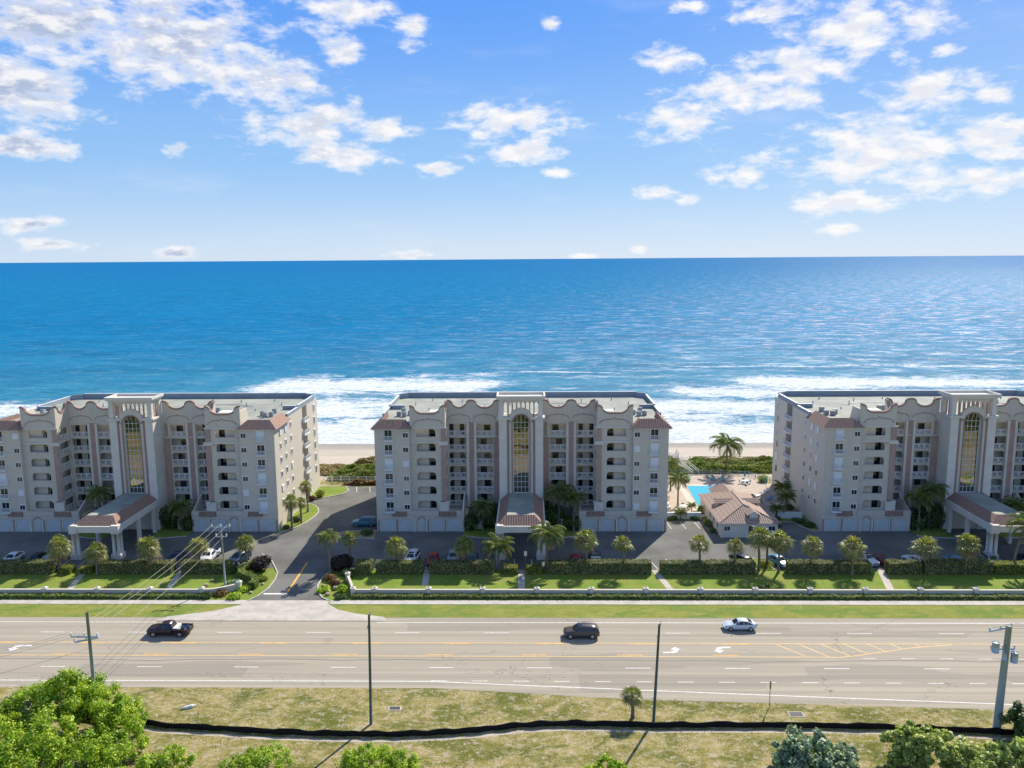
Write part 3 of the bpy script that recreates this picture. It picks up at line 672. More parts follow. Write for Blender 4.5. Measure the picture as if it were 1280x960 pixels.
            link('loggia_door', MB().box(s * 12.9, s * 13.7, 6.76, 6.799, z + .03, z + 2.15).mesh('loggia_door', 'window_glass'), root)
            for (cx_, w_) in ((12.0, 3.2), (6.95, 3.1)): link('loggia_railing', cm('loggia_railing|%.1f' % w_, loggia_rail(w_), 'white_paint'), root, (s * cx_, 5.22, z + .1))
            link('loggia_railing', cm('loggia_railing|3.15', loggia_rail(3.15), 'white_paint'), root, (s * 13.98, 3.1, z + .1), -pi / 2 * s)
    # garden walls in the court
    for s in (-1, 1):
        g_ = MB(); g_.box(s * 7.3, s * 9.0, 1.2, 1.45, 0, 2.0); g_.box(s * 10.0, s * 10.6, 1.0, 4.8, 0, 3.0)
        g_.build('garden_wall', 'stucco', root)
        st = MB(); st.add([(s * 10.7, 4.4, 6.0), (s * 10.7, .2, 3.95), (s * 10.7, .2, 3.0), (s * 10.7, 4.4, 3.0), (s * 10.95, 4.4, 6.0), (s * 10.95, .2, 3.95), (s * 10.95, .2, 3.0), (s * 10.95, 4.4, 3.0)], [(0, 1, 2, 3), (7, 6, 5, 4), (0, 4, 5, 1), (0, 3, 7, 4), (2, 6, 7, 3), (1, 5, 6, 2)])
        st.build('stair_wall', 'stucco_light', root)
    # tower
    T = empty('stair_tower', (0, 0, 0)); T.parent = root
    tw = MB()
    for s in (-1, 1):
        tw.box(s * 2.3, s * 4.05, 1.0, 5.2, 0, 21); tw.box(s * 3.2, s * 4.0, 1.05, 1.9, 21.35, 24.35); tw.box(s * 3.2, s * 4.0, 4.3, 5.15, 21.35, 24.35)
    tw.box(-2.3, 2.3, 1.9, 5.2, 0, 21); tw.box(-4.0, 4.0, 1.05, 5.15, 24.35, 24.6)
    tw.build('tower_shaft', 'stucco_light', T)
    ft = MB(); PT = lambda x, z, d: (x, 1.35 + d, z)
    arch_wall(ft, -2.3, 2.3, 0, 21.95, -1.42, 1.42, 7.0, 21.7, 1.4, PT)
    steps = [(2.9, 21.95, 22.2), (2.2, 22.2, 22.6), (1.6, 22.6, 23.0), (.9, 23.0, 23.35)]
    n = 20; sp = [(-2.9 + 5.8 * i / n, 21.4 + 1.95 * sqrt(max(0, 1 - ((-2.9 + 5.8 * i / n) / 3.0) ** 2))) for i in range(n + 1)]
    ft.prism([(-2.9, 21.36)] + [(2.9, 21.36)] + sp[::-1], 1.15, 1.345, 'y') if False else None
    pb = MB(); pts = [(-2.9, 21.2), (-1.9, 21.2)]
    ring_o = [(2.25 * cos(a), 20.9 + 2.15 * sin(a)) for a in [pi - pi * i / 24 for i in range(25)]]
    ring_i = [(1.62 * cos(a), 20.35 + 1.55 * sin(a)) for a in [pi - pi * i / 24 for i in range(25)]]
    for i in range(24):
        a, c_, d_, e_ = ring_o[i], ring_o[i + 1], ring_i[i + 1], ring_i[i]
        for yy in (1.0, 1.45): pb.add([(a[0], yy, a[1]), (c_[0], yy, c_[1]), (d_[0], yy, d_[1]), (e_[0], yy, e_[1])], [(0, 1, 2, 3)])
        pb.add([(a[0], 1.0, a[1]), (c_[0], 1.0, c_[1]), (c_[0], 1.45, c_[1]), (a[0], 1.45, a[1])], [(0, 1, 2, 3)]); pb.add([(e_[0], 1.0, e_[1]), (d_[0], 1.0, d_[1]), (d_[0], 1.349, d_[1]), (e_[0], 1.349, e_[1])], [(0, 1, 2, 3)])
    for s in (-1, 1): pb.box(s * 1.62, s * 2.2, 1.0, 1.349, 6.8, 20.4)
    pb.box(-.16, .16, .95, 1.345, 23.0, 23.45)
    pb.build('tower_pediment', 'stucco', T); ft.build('tower_front', 'stucco', T)
    ar = MB(); ar.tube([(1.62 * cos(a), .98, 20.35 + 1.55 * sin(a)) for a in [pi - pi * i / 24 for i in range(25)]], .11, 6)
    for s in (-1, 1): ar.box(s * 1.55, s * 1.75, .93, 1.0, 6.8, 20.35); ar.box(s * 2.25, s * 2.6, .96, 1.0, 6.5, 20.9)
    ar.build('arch_trim', 'pink_trim', T)
    gl = MB(); gp = [(-1.42, 7.0), (1.42, 7.0), (1.42, 20.3)] + [(1.42 * cos(a), 20.3 + 1.4 * sin(a)) for a in [pi * i / 16 for i in range(1, 16)]] + [(-1.42, 20.3)]
    gl.add([(x, 1.6, z) for x, z in gp], [tuple(range(len(gp)))]); G_ = gl.build('tall_window', 'mirror_glass', T)
    mu = MB()
    for x in (-.72, 0, .72): mu.box(x - .025, x + .025, 1.54, 1.59, 7.0, 20.3 + 1.4 * sqrt(1 - (x / 1.42) ** 2))
    for s in (-1, 1): mu.box(s * 1.36, s * 1.42, 1.5, 1.6, 7, 20.3)
    for i in range(14): zz = 7.0 + 1.02 * i; mu.box(-1.42, 1.42, 1.535, 1.585, zz, zz + .06)
    mu.build('mullion', 'white_paint', G_)
    co = MB()
    for s in (-1, 1): co.box(s * 1.9, s * 4.35, .7, 5.3, 21.0, 21.34)
    co.box(-4.3, 4.3, .75, 5.4, 24.6, 24.85); 
    for (x0, x1, y0, y1) in ((-4.45, 4.45, .6, .9), (-4.45, 4.45, 5.25, 5.55), (-4.45, -4.15, .9, 5.25), (4.15, 4.45, .9, 5.25)): co.box(x0, x1, y0, y1, 24.85, 25.3)
    co.build('cornice', 'stucco_light', T)
    def arcade_side(P, a0, a1, nn):
        w_ = (a1 - a0) / nn
        for i in range(nn + 1):
            x = a0 + w_ * i
            if 0 < i < nn: link('arcade_column', MB().prism([P(x - .1, -.1), P(x + .1, -.1), P(x + .1, .1), P(x - .1, .1)], 21.0, 23.8).mesh('arcade_column', 'pink_pilaster'), T)
        bb = MB()
        for i in range(nn):
            x = a0 + w_ * i; hw = w_ / 2 - .1
            pr = [(x, 23.65)] + [(x + .1, 23.65)] + [(x + .1 + hw * 2 * j / 8, 23.65 + .5 * (1 - abs(1 - j / 4) ** 1.6)) for j in range(1, 8)] + [(x + w_ - .1, 23.65), (x + w_, 23.65)]
            for j in range(len(pr) - 1):
                for d in (-.12, .12):
                    pa, pc = P(pr[j][0], d), P(pr[j + 1][0], d)
                    bb.add([(*pa, pr[j][1]), (*pc, pr[j + 1][1]), (*pc, 24.35), (*pa, 24.35)], [(0, 1, 2, 3)])
                pa, pc, pd, pe = P(pr[j][0], -.12), P(pr[j + 1][0], -.12), P(pr[j + 1][0], .12), P(pr[j][0], .12)
                if pr[j + 1][0] - pr[j][0] > 1e-4: bb.add([(*pa, pr[j][1]), (*pc, pr[j + 1][1]), (*pd, pr[j + 1][1]), (*pe, pr[j][1])], [(0, 1, 2, 3)])
        bb.build('arcade_arch', 'stucco', T)
    arcade_side(lambda x, d: (x, 1.4 + d), -3.2, 3.2, 8); arcade_side(lambda x, d: (x, 4.8 + d), -3.2, 3.2, 8)
    for s in (-1, 1): arcade_side(lambda y, d: (s * 3.7 + d, y), 1.9, 4.3, 3)
    # entrance canopy
    Cn = empty('entrance_canopy', (0, 0, 0)); Cn.parent = root
    c = MB(); E, Tp = 5.85, 7.1
    c.add([(-2.3, -12.2, Tp), (2.3, -12.2, Tp), (2.3, .98, Tp - .1), (-2.3, .98, Tp - .1)], [(0, 1, 2, 3)]); c.build('flat_roof', 'roof_membrane', Cn)
    c = MB()
    for s in (-1, 1): c.add([(s * 2.3, -12.2, Tp), (s * 3.9, -14.2, E), (s * 3.9, .98, E), (s * 2.3, .98, Tp)], [(0, 1, 2, 3)[::-s]])
    c.add([(-3.9, -14.2, E), (3.9, -14.2, E), (2.3, -12.2, Tp), (-2.3, -12.2, Tp)], [(0, 1, 2, 3)]); c.build('tiled_roof', 'roof_tile', Cn)
    c = MB(); c.box(-4.15, 4.15, -14.5, -14.0, 4.75, 5.84)
    for s in (-1, 1): c.box(s * 3.7, s * 4.15, -14.0, .98, 4.75, 5.84); c.box(s * 2.9, s * 4.25, -14.65, -13.2, 4.6, 6.0)
    c.box(-3.7, 3.7, -14.0, .98, 5.5, 5.6); c.build('fascia_beam', 'stucco_light', Cn)
    for s in (-1, 1):
        for (x, y) in ((3.85, -14.1), (3.05, -14.1), (3.85, -13.2)):
            link('column', cm('column|', lambda: MB().tube([(0, 0, .9), (0, 0, 1.1), (0, 0, 1.12), (0, 0, 4.4), (0, 0, 4.42), (0, 0, 4.62)], [.36, .36, .29, .27, .36, .38], 14, False), 'stucco_light', True), Cn, (s * x, y, 0))
        link('plinth', MB().box(s * 2.6, s * 4.3, -14.55, -12.8, 0, .9).mesh('plinth', 'stucco_light'), Cn)
        for y in (-6.5, -.5): link('column', MB().box(s * 3.45, s * 4.0, y - .3, y + .3, 0, 4.75).mesh('column', 'stucco_light'), Cn)
    return root
building(-73.4, 'seven storey cream condominium at the far left, beside the entry driveway', dict(frL='000100', smL='100010', frR='100101', smR='000010'), 1)
building(-1.4, 'seven storey cream condominium in the middle, seen square on, between the driveway and the pool', dict(frL='001000', smL='001000', frR='011001', smR='010001'), 2)
building(80.4, 'seven storey cream condominium at the far right, beside the pool house', dict(frL='101100', smL='000000', frR='010010', smR='001000'), 3)
# ------------------------------------------------------------------ pool house
def poolhouse():
    root = empty('pool_house', (39.6, 141.8, 0), 0, 'single storey pool house with brown hipped tile roof and small dormers', 'building')
    MB().box(-5.1, 5.1, 0, 17.8, 0, 2.7).box(-2.2, 2.2, 17.8, 22, 0, 2.7).build('wall', 'stucco_light', root)
    b = MB(); e = 2.75; rz = 4.75
    b.add([(-5.6, -.5, e), (5.6, -.5, e), (5.6, 18.2, e), (-5.6, 18.2, e), (0, 4.6, rz), (0, 13.5, rz)], [(0, 1, 4), (1, 2, 5, 4), (2, 3, 5), (3, 0, 4, 5), (0, 3, 2, 1)])
    b.add([(-2.6, 14.0, e + .02), (2.6, 14.0, e + .02), (2.6, 22.4, e + .02), (-2.6, 22.4, e + .02), (0, 13.0, rz - .35), (0, 20.4, rz - .35)], [(1, 2, 5, 4), (2, 3, 5), (3, 0, 4, 5), (0, 3, 2, 1)])
    b.build('roof', 'roof_tile_brown', root)
    MB().tube([(-5.6, -.5, e + .03), (0, 4.6, rz + .04), (0, 13.5, rz + .04)], .09, 5).tube([(5.6, -.5, e + .03), (0, 4.6, rz + .04)], .09, 5).build('ridge_cap', 'roof_tile_brown', root)
    def dormer(x, y, rz_):
        d = link('dormer', MB().box(-.75, .75, 0, 3.0, 0, 1.0).mesh('dormer', 'stucco_light'), root, (x, y, 3.0), rz_)
        MB().add([(-1.3, -.2, .85), (0, -.2, 1.6), (0, 4.0, 1.6), (-1.3, 2.2, .85), (1.3, -.2, .85), (1.3, 2.2, .85)], [(0, 1, 2, 3), (1, 4, 5, 2)]).build('dormer_roof', 'roof_tile_brown', d)
        MB().add([(-1.1, -.01, .93), (1.1, -.01, .93), (0, -.01, 1.56)], [(0, 1, 2)]).build('gable', 'stucco_light', d)
    dormer(1.0, 1.0, 0); dormer(-4.0, 9.4, -pi / 2); dormer(4.0, 9.4, pi / 2)
    for x, w in ((-4.0, 1.2), (4.0, 1.3)): window(root, (x, -.002, 1.25), 0, w, .9, False)
    link('door', MB().box(-.3, 1.9, -.06, -.002, .05, 2.3).mesh('door', 'white_paint'), root); link('door_glass', MB().box(-.2, .75, -.1, -.07, .15, 2.2).mesh('door_glass', 'window_glass'), root)
    for y in (2.5, 5.5, 8.5): window(root, (-5.102, y, 1.0), -pi / 2, 1.2, 1.2, False)
    MB().box(-.5, 2.1, -1.0, -.12, 0, .12).build('doorstep', 'concrete', root)
poolhouse()
# ------------------------------------------------------------------ walls and fences
def wall_run(label, runs, piers):
    root = empty('boundary_wall', (runs[0][0], runs[0][1], 0), 0, label, 'wall', 'low roadside boundary walls')
    ox, oy = runs[0]; pts = [(x - ox, y - oy) for x, y in runs]
    b = MB(); strip(b, pts, .26, 0, .92); b.build('wall_panel', 'stucco', root); b = MB(); strip(b, pts, .38, .92, 1.0); b.build('coping', 'stucco', root)
    for (x, y) in piers:
        p = MB(); x -= ox; y -= oy; p.box(x - .3, x + .3, y - .3, y + .3, 0, 1.15); p.box(x - .38, x + .38, y - .38, y + .38, 1.15, 1.25)
        p.add([(x - .3, y - .3, 1.25), (x + .3, y - .3, 1.25), (x + .3, y + .3, 1.25), (x - .3, y + .3, 1.25), (x, y, 1.5)], [(0, 1, 4), (1, 2, 4), (2, 3, 4), (3, 0, 4)]); p.build('pier', 'stucco_light', root)
wall_run('cream boundary wall with capped piers left of the entry driveway, curving inward at its end', [(-130, 116.1), (-49.5, 116.1), (-48, 116.3), (-46.4, 117.1), (-44.6, 118.4)], [(-73.4 + 8.05 * k, 116.1) for k in range(-4, 3)] + [(-49.4, 116.1), (-44.6, 118.5)])
wall_run('cream boundary wall with capped piers right of the entry driveway, turning back at its corner', [(-28.6, 121.9), (-27.2, 118.2), (-26.6, 116.1), (140, 116.1)], [(-28.6, 122.0), (-26.5, 116.1)] + [(-23.2 + 8.12 * k, 116.1) for k in range(0, 17)])
# leaf helpers
def leafquad(b, p, n, s, asp=1.0):
    a = Vector((random.gauss(0, 1), random.gauss(0, 1), random.gauss(0, 1))); u = n.cross(a)
    if u.length < 1e-3: return
    u.normalize(); w = n.cross(u).normalized(); u *= s * .5 * asp; w *= s * .5
    b.quad(p - u - w * .3, p + w * -1.0, p + u - w * .1, p + w)
def hedge(x0, x1, y0, y1, h, label, lm='hedge_leaf', dens=55, name='hedge', group='clipped hedges by the parking lot', ls=.17, rz=0, base=0, pts=None):
    w, d = x1 - x0, y1 - y0; cx, cy = (x0 + x1) / 2, (y0 + y1) / 2
    b = MB(); b.m = 0
    nx_, ny_ = max(2, int(w / .6)), 3
    def disp(v): k = noise.noise(Vector((v[0] + cx, v[1] + cy, v[2])) * .9) * .13; return (v[0], v[1] + k, v[2] + (k * .8 if v[2] > .1 else 0))
    b.box(-w / 2 + .08, w / 2 - .08, -d / 2 + .08, d / 2 - .08, 0, h - .08)
    b.m = 1; area = w * h * 2 + w * d + d * h * 2; N = int(min(area * dens, 14000))
    for i in range(N):
        r = random.random() * area
        if r < w * d: p = Vector((random.uniform(-w / 2, w / 2), random.uniform(-d / 2, d / 2), h)); n = Vector((0, 0, 1))
        elif r < w * d + 2 * w * h: s_ = random.choice((-1, 1)); p = Vector((random.uniform(-w / 2, w / 2), s_ * d / 2, random.uniform(.02, h))); n = Vector((0, s_, 0))
        else: s_ = random.choice((-1, 1)); p = Vector((s_ * w / 2, random.uniform(-d / 2, d / 2), random.uniform(.02, h))); n = Vector((s_, 0, 0))
        p = Vector(disp(p)) + n * random.uniform(-.1, .06)
        nn = (n + Vector((random.gauss(0, .6), random.gauss(0, .6), random.gauss(0, .6)))).normalized()
        leafquad(b, p, nn, ls * random.uniform(.7, 1.4))
    o = b.build(name, ['hedge_core', lm], None, False, (cx, cy, base)); tag(o, label, 'hedge', group)
    return o
HW = 'grey-green clipped hedge '
hs = [(-110, -77.2, 1.95, 'hedge_leaf', HW + 'in front of the parked cars at the left edge'),
 (-76.0, -74.2, 1.1, 'hedge_yellow', 'low yellow-green hedge block left of the path by the left canopy'),
 (-72.8, -70.8, 1.1, 'hedge_yellow', 'low yellow-green hedge block right of the path by the left canopy'),
 (-69.4, -62.1, 1.95, 'hedge_leaf', HW + 'in front of the left building entrance canopy'),
 (-61.4, -57.6, 1.9, 'hedge_leaf', 'short clipped hedge block left of the path before the white pickup'),
 (-56.2, -48.2, 1.95, 'hedge_leaf', HW + 'behind the wooden utility pole beside the driveway'),
 (-24.6, -17.1, 1.9, 'hedge_leaf', HW + 'in front of the white car of the middle building'),
 (-16.0, -5.7, 1.9, 'hedge_leaf', HW + 'in front of the red hatchback and silver car'),
 (-4.1, -1.9, 1.15, 'hedge_yellow', 'low yellow-green hedge block left of the middle canopy path'),
 (-.5, 2.0, 1.15, 'hedge_yellow', 'low yellow-green hedge block right of the middle canopy path'),
 (2.9, 19.5, 1.95, 'hedge_leaf', 'long clipped hedge right of the tall coconut palm, middle building'),
 (21.0, 36.0, 1.9, 'hedge_leaf', 'long thin-bottomed hedge in front of the pool house parking'),
 (41.1, 54.2, 1.9, 'hedge_leaf', 'clipped hedge right of the pale blue car'),
 (57.0, 62.0, 1.9, 'hedge_leaf', 'short hedge between the footpath and the white car, right building'),
 (62.6, 73.3, 2.1, 'hedge_leaf', 'dark tall hedge left of the right building canopy'),
 (73.6, 79.3, 1.7, 'hedge_yellow', 'yellow-topped hedge in front of the right building canopy'),
 (80.5, 110, 1.9, 'hedge_leaf', 'clipped hedge running off the right edge')]
for (a, c, h, lm, lb) in hs: hedge(a, c, 124.3, 126.1, h, lb, lm)
hedge(-130, -48.6, 114.75, 115.75, .55, 'long low hedge along the roadside wall left of the driveway', 'hedge_green', 70, group='low hedges along the roadside wall')
hedge(-26.4, 140, 114.75, 115.75, .55, 'long low hedge along the roadside wall right of the driveway', 'hedge_green', 70, group='low hedges along the roadside wall')
# curved hedge on the entry island
def curved_hedge():
    pts = [(-48.0, 125.4), (-46.2, 125.9), (-45.2, 127.4), (-43.8, 127.6), (-45.4, 124.6), (-46.2, 122.8), (-45.4, 121.2), (-43.7, 120.6), (-42.6, 119.4), (-42.5, 118.0)]
    pts = [(-44.2, 128.2), (-45.6, 126.8), (-46.4, 125.0), (-46.0, 123.2), (-44.6, 121.9), (-43.2, 121.0), (-42.4, 119.6), (-42.6, 118.2)]
    b = MB(); ox, oy = -44.6, 122; P = [(x - ox, y - oy) for x, y in pts]; strip(b, P, .9, 0, 1.15); b.m = 1
    for i in range(len(P) - 1):
        a = Vector((*P[i], 0)); c = Vector((*P[i + 1], 0)); L_ = (c - a).length; d = (c - a) / L_; n = Vector((-d.y, d.x, 0))
        for _ in range(int(L_ * 260)):
            t = random.random() * L_; s_ = random.random()
            if s_ < .4: p = a + d * t + n * random.uniform(-.5, .5) + Vector((0, 0, 1.18)); nn = Vector((0, 0, 1))
            else: q = random.choice((-1, 1)); p = a + d * t + n * q * .5 + Vector((0, 0, random.uniform(0, 1.2))); nn = n * q
            leafquad(b, p + nn * random.uniform(-.06, .06), (nn + Vector((random.gauss(0, .5), random.gauss(0, .5), random.gauss(0, .5)))).normalized(), .18)
    tag(b.build('hedge', ['hedge_core', 'hedge_green'], loc=(ox, oy, 0)), 'S-curved clipped hedge on the left side of the entry driveway', 'hedge', 'clipped hedges by the parking lot')
curved_hedge()
def shrub(x, y, r, h, label, lm='dark_leaf', n=900, ls=.25, name='shrub', cat='shrub', group=None, sq=1.0, lumps=5, base=0):
    b = MB(); b.m = 1; rr = random.Random(int(x * 31 + y * 17))
    C_ = [(Vector((rr.uniform(-.5, .5) * r, rr.uniform(-.5, .5) * r * sq, h * rr.uniform(.35, .62))), rr.uniform(.45, .7)) for _ in range(lumps)] + [(Vector((0, 0, h * .42)), .85)]
    for _ in range(n):
        c, k = rr.choice(C_); d = Vector((random.gauss(0, 1), random.gauss(0, 1), random.gauss(0, 1))).normalized()
        q = random.uniform(.8, 1.05); p = c + Vector((d.x * r * k * q, d.y * r * k * sq * q, d.z * h * .42 * (k + .2) * q))
        if p.z < .02: continue
        leafquad(b, p, (d + Vector((random.gauss(0, .5), random.gauss(0, .5), random.gauss(0, .5) + .3))).normalized(), ls * random.uniform(.6, 1.4))
    root = empty(name, (x, y, base), 0, label, cat, group); b.mi = [0] * len(b.mi); b.build('foliage', lm, root)
    t = MB(); 
    for k in range(5): a = k * 1.26; t.tube([(0, 0, 0), (cos(a) * r * .25, sin(a) * r * .25, h * .3), (cos(a) * r * .5, sin(a) * r * .5, h * .55)], [.06, .045, .02], 5)
    t.build('stem', 'bark', root)
    return root
shrub(-43.8, 125.9, 1.7, 2.6, 'dark purple-leaved bush beside the driveway on the entry island', 'purple_leaf', 2600, .24)
shrub(-30.6, 127.2, 2.4, 2.3, 'large dark bush on the right corner of the driveway', 'purple_leaf', 3000, .26)
hedge(-27.9, -25.4, 124.0, 126.6, 1.9, 'rounded grey-green hedge mound right of the driveway', 'hedge_leaf', 75)
shrub(-48.0, 124.9, .9, 1.2, 'dark small bush between the hedge and the curved hedge', 'dark_leaf', 500)
for i, (x, y, r, h, lm, lb) in enumerate([(-45.6, 119.2, 1.2, 1.3, 'silver_leaf', 'pale blue-green agave-like bush at the end of the left wall'), (-43.6, 117.6, 1.1, .9, 'bright_leaf', 'bright green low shrub at the left driveway corner'),
    (-46.4, 116.0, 1.0, .9, 'croton', 'reddish croton shrub below the curved end of the left wall'), (-48.6, 115.4, 1.1, .8, 'dark_leaf', 'dark green shrub at the end of the left low hedge'), (-44.3, 115.4, 1.2, .7, 'bright_leaf', 'low green ground shrub by the pavement left of the driveway'),
    (-42.2, 121.9, .8, .9, 'hedge_yellow', 'yellow-green shrub inside the curved hedge'), (-44.7, 123.8, .6, .9, 'hedge_yellow', 'small bright yellow shrub under the purple bush'),
    (-31.4, 122.0, 1.0, 1.1, 'croton', 'red-brown croton by the palm right of the driveway'), (-30.2, 119.8, .9, 1.2, 'croton', 'pinkish croton clump on the right driveway corner'), (-31.3, 117.6, 1.0, .7, 'bright_leaf', 'bright green low bush on the right driveway corner'),
    (-28.5, 117.2, .9, 1.4, 'bright_leaf', 'tall bright green shrub at the corner of the right wall'), (-29.0, 123.9, 1.3, 1.2, 'dark_leaf', 'dark shrub behind the crotons right of the driveway'), (-28.1, 115.3, .9, .6, 'dark_leaf', 'dark low shrub at the start of the right low hedge'),
    (-45.6, 146.6, .7, 1.0, 'dark_leaf', 'dark small bush at the left building front corner'), (-44.9, 151.0, .8, 1.2, 'dark_leaf', 'dark shrub between the palms beside the left building wall'), (-44.4, 167.2, 1.1, 1.9, 'hedge_yellow', 'yellow-green bush behind the left building wall'), (-45.6, 165.2, .8, 1.1, 'croton', 'dark red shrub at the rear corner of the left building'),
    (38.3, 127.8, 1.3, 1.2, 'hedge_yellow', 'yellow-green shrub between the black and blue parked cars'), (35.8, 118.6, .9, .8, 'dark_leaf', 'dark round shrub on the lawn left of the twin palms'),
    (27.5, 152.1, 1.0, .8, 'dark_leaf', 'dark bush in the bed before the pool wall'), (31.8, 152.1, 1.0, .8, 'dark_leaf', 'dark bush beside the small palm at the pool wall'), (33.6, 155.5, .6, 2.2, 'hedge_yellow', 'tall thin yellowish shrub beside the pool house wall'),
    (52.2, 147.6, 1.2, 1.0, 'dark_leaf', 'dark bush along the right building side wall'), (51.2, 150.0, 1.2, 1.0, 'dark_leaf', 'dark bush by the pool gate near the right building'), (47.2, 151.4, 1.0, .8, 'dark_leaf', 'dark low bush behind the pool house'),
    (-29.7, 143.3, 1.2, 1.1, 'dark_leaf', 'dark bush at the left corner of the middle building')]):
    shrub(x, y, r, h, lb, lm, 700, .22)
for (x, y, r, h, lm, lb) in [(33.6, 144.5, .6, 1.0, 'dark_leaf', 'low dark shrub along the left wall of the pool house, near its front'), (33.6, 148.5, .7, 1.3, 'hedge_green', 'green shrub along the left wall of the pool house, mid length'), (35.2, 178.8, .9, 1.2, 'dark_leaf', 'dark shrub at the far edge of the pool left of the stairs'), (29.4, 176, 1.2, 1.6, 'dark_leaf', 'dark shrub at the rear left corner of the pool deck'),
    (46.4, 147.6, .8, 1.2, 'dark_leaf', 'dark shrub at the right wall of the pool house'), (46.6, 161.6, 1.1, 1.3, 'hedge_green', 'green shrub behind the right side of the pool house'), (52.6, 178.6, 1.3, 1.7, 'hedge_green', 'green shrub at the rear right corner of the deck fence'), (51.8, 158.2, 1.2, 1.4, 'dark_leaf', 'dark shrub at the foot of the right building, by the shaded palms')]:
    shrub(x, y, r, h, lb, lm, 800, .24)
for cx, nm in ((-73.4, 'left'), (-1.4, 'middle'), (80.4, 'right')):
    for s, sd in ((-1, 'left'), (1, 'right')):
        shrub(cx + s * 6.2, 147.6, 2.3, 5.4, 'dense dark bush in the %s side of the %s building courtyard' % (sd, nm), 'dark_leaf', 2600, .32, group='courtyard bushes')
        shrub(cx + s * 9.4, 146.0, 1.7, 3.4, 'dark rounded bush by the %s garages of the %s building courtyard' % (sd, nm), 'dark_leaf', 1500, .3, group='courtyard bushes')
for i, (x, y, r) in enumerate([(-41.6, 120.2, .28), (-30.9, 121.0, .45), (-31.9, 119.4, .35), (-29.7, 118.4, .5), (-30.4, 116.2, .4), (-42.3, 116.9, .3), (-50.0, 121.6, .35), (-50.2, 119.6, .4)]):
    b = MB(); pts = []; 
    for j in range(5):
        for k in range(8):
            th = pi * j / 4; ph = 2 * pi * k / 8; q = r * (1 + .25 * noise.noise(Vector((x + j, y + k, 3)))); pts.append((q * sin(th) * cos(ph), q * sin(th) * sin(ph), r * .5 + q * .7 * cos(th)))
    b.add(pts, [(j * 8 + k, j * 8 + (k + 1) % 8, (j + 1) * 8 + (k + 1) % 8, (j + 1) * 8 + k) for j in range(4) for k in range(8)])
    tag(b.build('garden_rock', 'rock', loc=(x, y, 0)), 'tan landscaping rock in the planting by the driveway and paths', 'rock', 'landscaping rocks')
# ------------------------------------------------------------------ palms
def sabal_crown(seed, rad=1.95, n=50):
    rr = random.Random(seed); g = MB()
    for i in range(n):
        ph = i * 2.39996 + rr.uniform(-.2, .2); u = (i + .5) / n; el = pi / 2 * (1 - 1.55 * u) + rr.uniform(-.12, .12)
        g.m = 1 if u > .84 or rr.random() < .09 else 0
        d = Vector((cos(ph) * cos(el), sin(ph) * cos(el), sin(el))); side = Vector((-sin(ph), cos(ph), 0)); up = side.cross(d) * -1
        L0 = rad * rr.uniform(.36, .62); base = d * .1; hub = d * L0
        g.tube([base, hub], .02, 3, False)
        nb = 9; R_ = rad * rr.uniform(.42, .74)
        for k in range(nb):
            a = -1.35 + 2.7 * k / (nb - 1); dd = d * cos(a) + side * sin(a)
            m = hub + dd * R_ * .55 + up * .03 * (1 if k % 2 else -1); tip = hub + dd * R_ * rr.uniform(.85, 1.2) + Vector((0, 0, -.36 * R_ * (1 + .6 * abs(a))))
            wv = (side * cos(a) - d * sin(a)) * .062 * R_
            g.add([hub, m - wv, tip, m + wv], [(0, 1, 2, 3)])
    return g.mesh('crown', ['sabal_leaf', 'sabal_dead'])
def coco_crown(seed, rad=2.9, n=20, droop=1.0):
    rr = random.Random(seed); g = MB()
    rad *= 1.42
    for i in range(n):
        ph = i * 2.39996 + rr.uniform(-.25, .25); u = (i + .5) / n; el = 1.3 - 1.35 * u; L_ = rad * rr.uniform(.85, 1.1)
        g.m = 1 if u > .9 else 0
        pts = []; p = Vector((0, 0, 0)); e = el; st = 9
        for k in range(st + 1):
            pts.append(p.copy()); p = p + Vector((cos(ph) * cos(e), sin(ph) * cos(e), sin(e))) * L_ / st; e -= droop * (.16 + .05 * k * .6)
        g.tube(pts, [.04 - .003 * k for k in range(st + 1)], 3, False)
        side = Vector((-sin(ph), cos(ph), 0))
        for k in range(1, st + 1):
            for sub in (0, .33, .66):
                if k == st and sub: continue
                q = pts[k].lerp(pts[min(k + 1, st)], sub); t = (k + sub) / st; ll = rad * .24 * sin(pi * min(1, .18 + .78 * t)) + .12
                fw = (pts[k] - pts[k - 1]).normalized()
                for s_ in (-1, 1):
                    tip = q + side * s_ * ll * .8 + fw * ll * .5 + Vector((0, 0, -ll * rr.uniform(.35, .7))); wv = fw * .055
                    g.add([q - wv, q + side * s_ * ll * .5 + fw * ll * .2 - wv * .8 - Vector((0, 0, ll * .15)), tip, q + side * s_ * ll * .45 + fw * ll * .25 + wv - Vector((0, 0, ll * .1))], [(0, 1, 2, 3)])
    return g.mesh('crown', ['coco_leaf', 'sabal_dead'])
SC = [sabal_crown(i) for i in range(5)]; CC = [coco_crown(i + 20) for i in range(4)]; YC = coco_crown(40, 2.3, 22, .75)
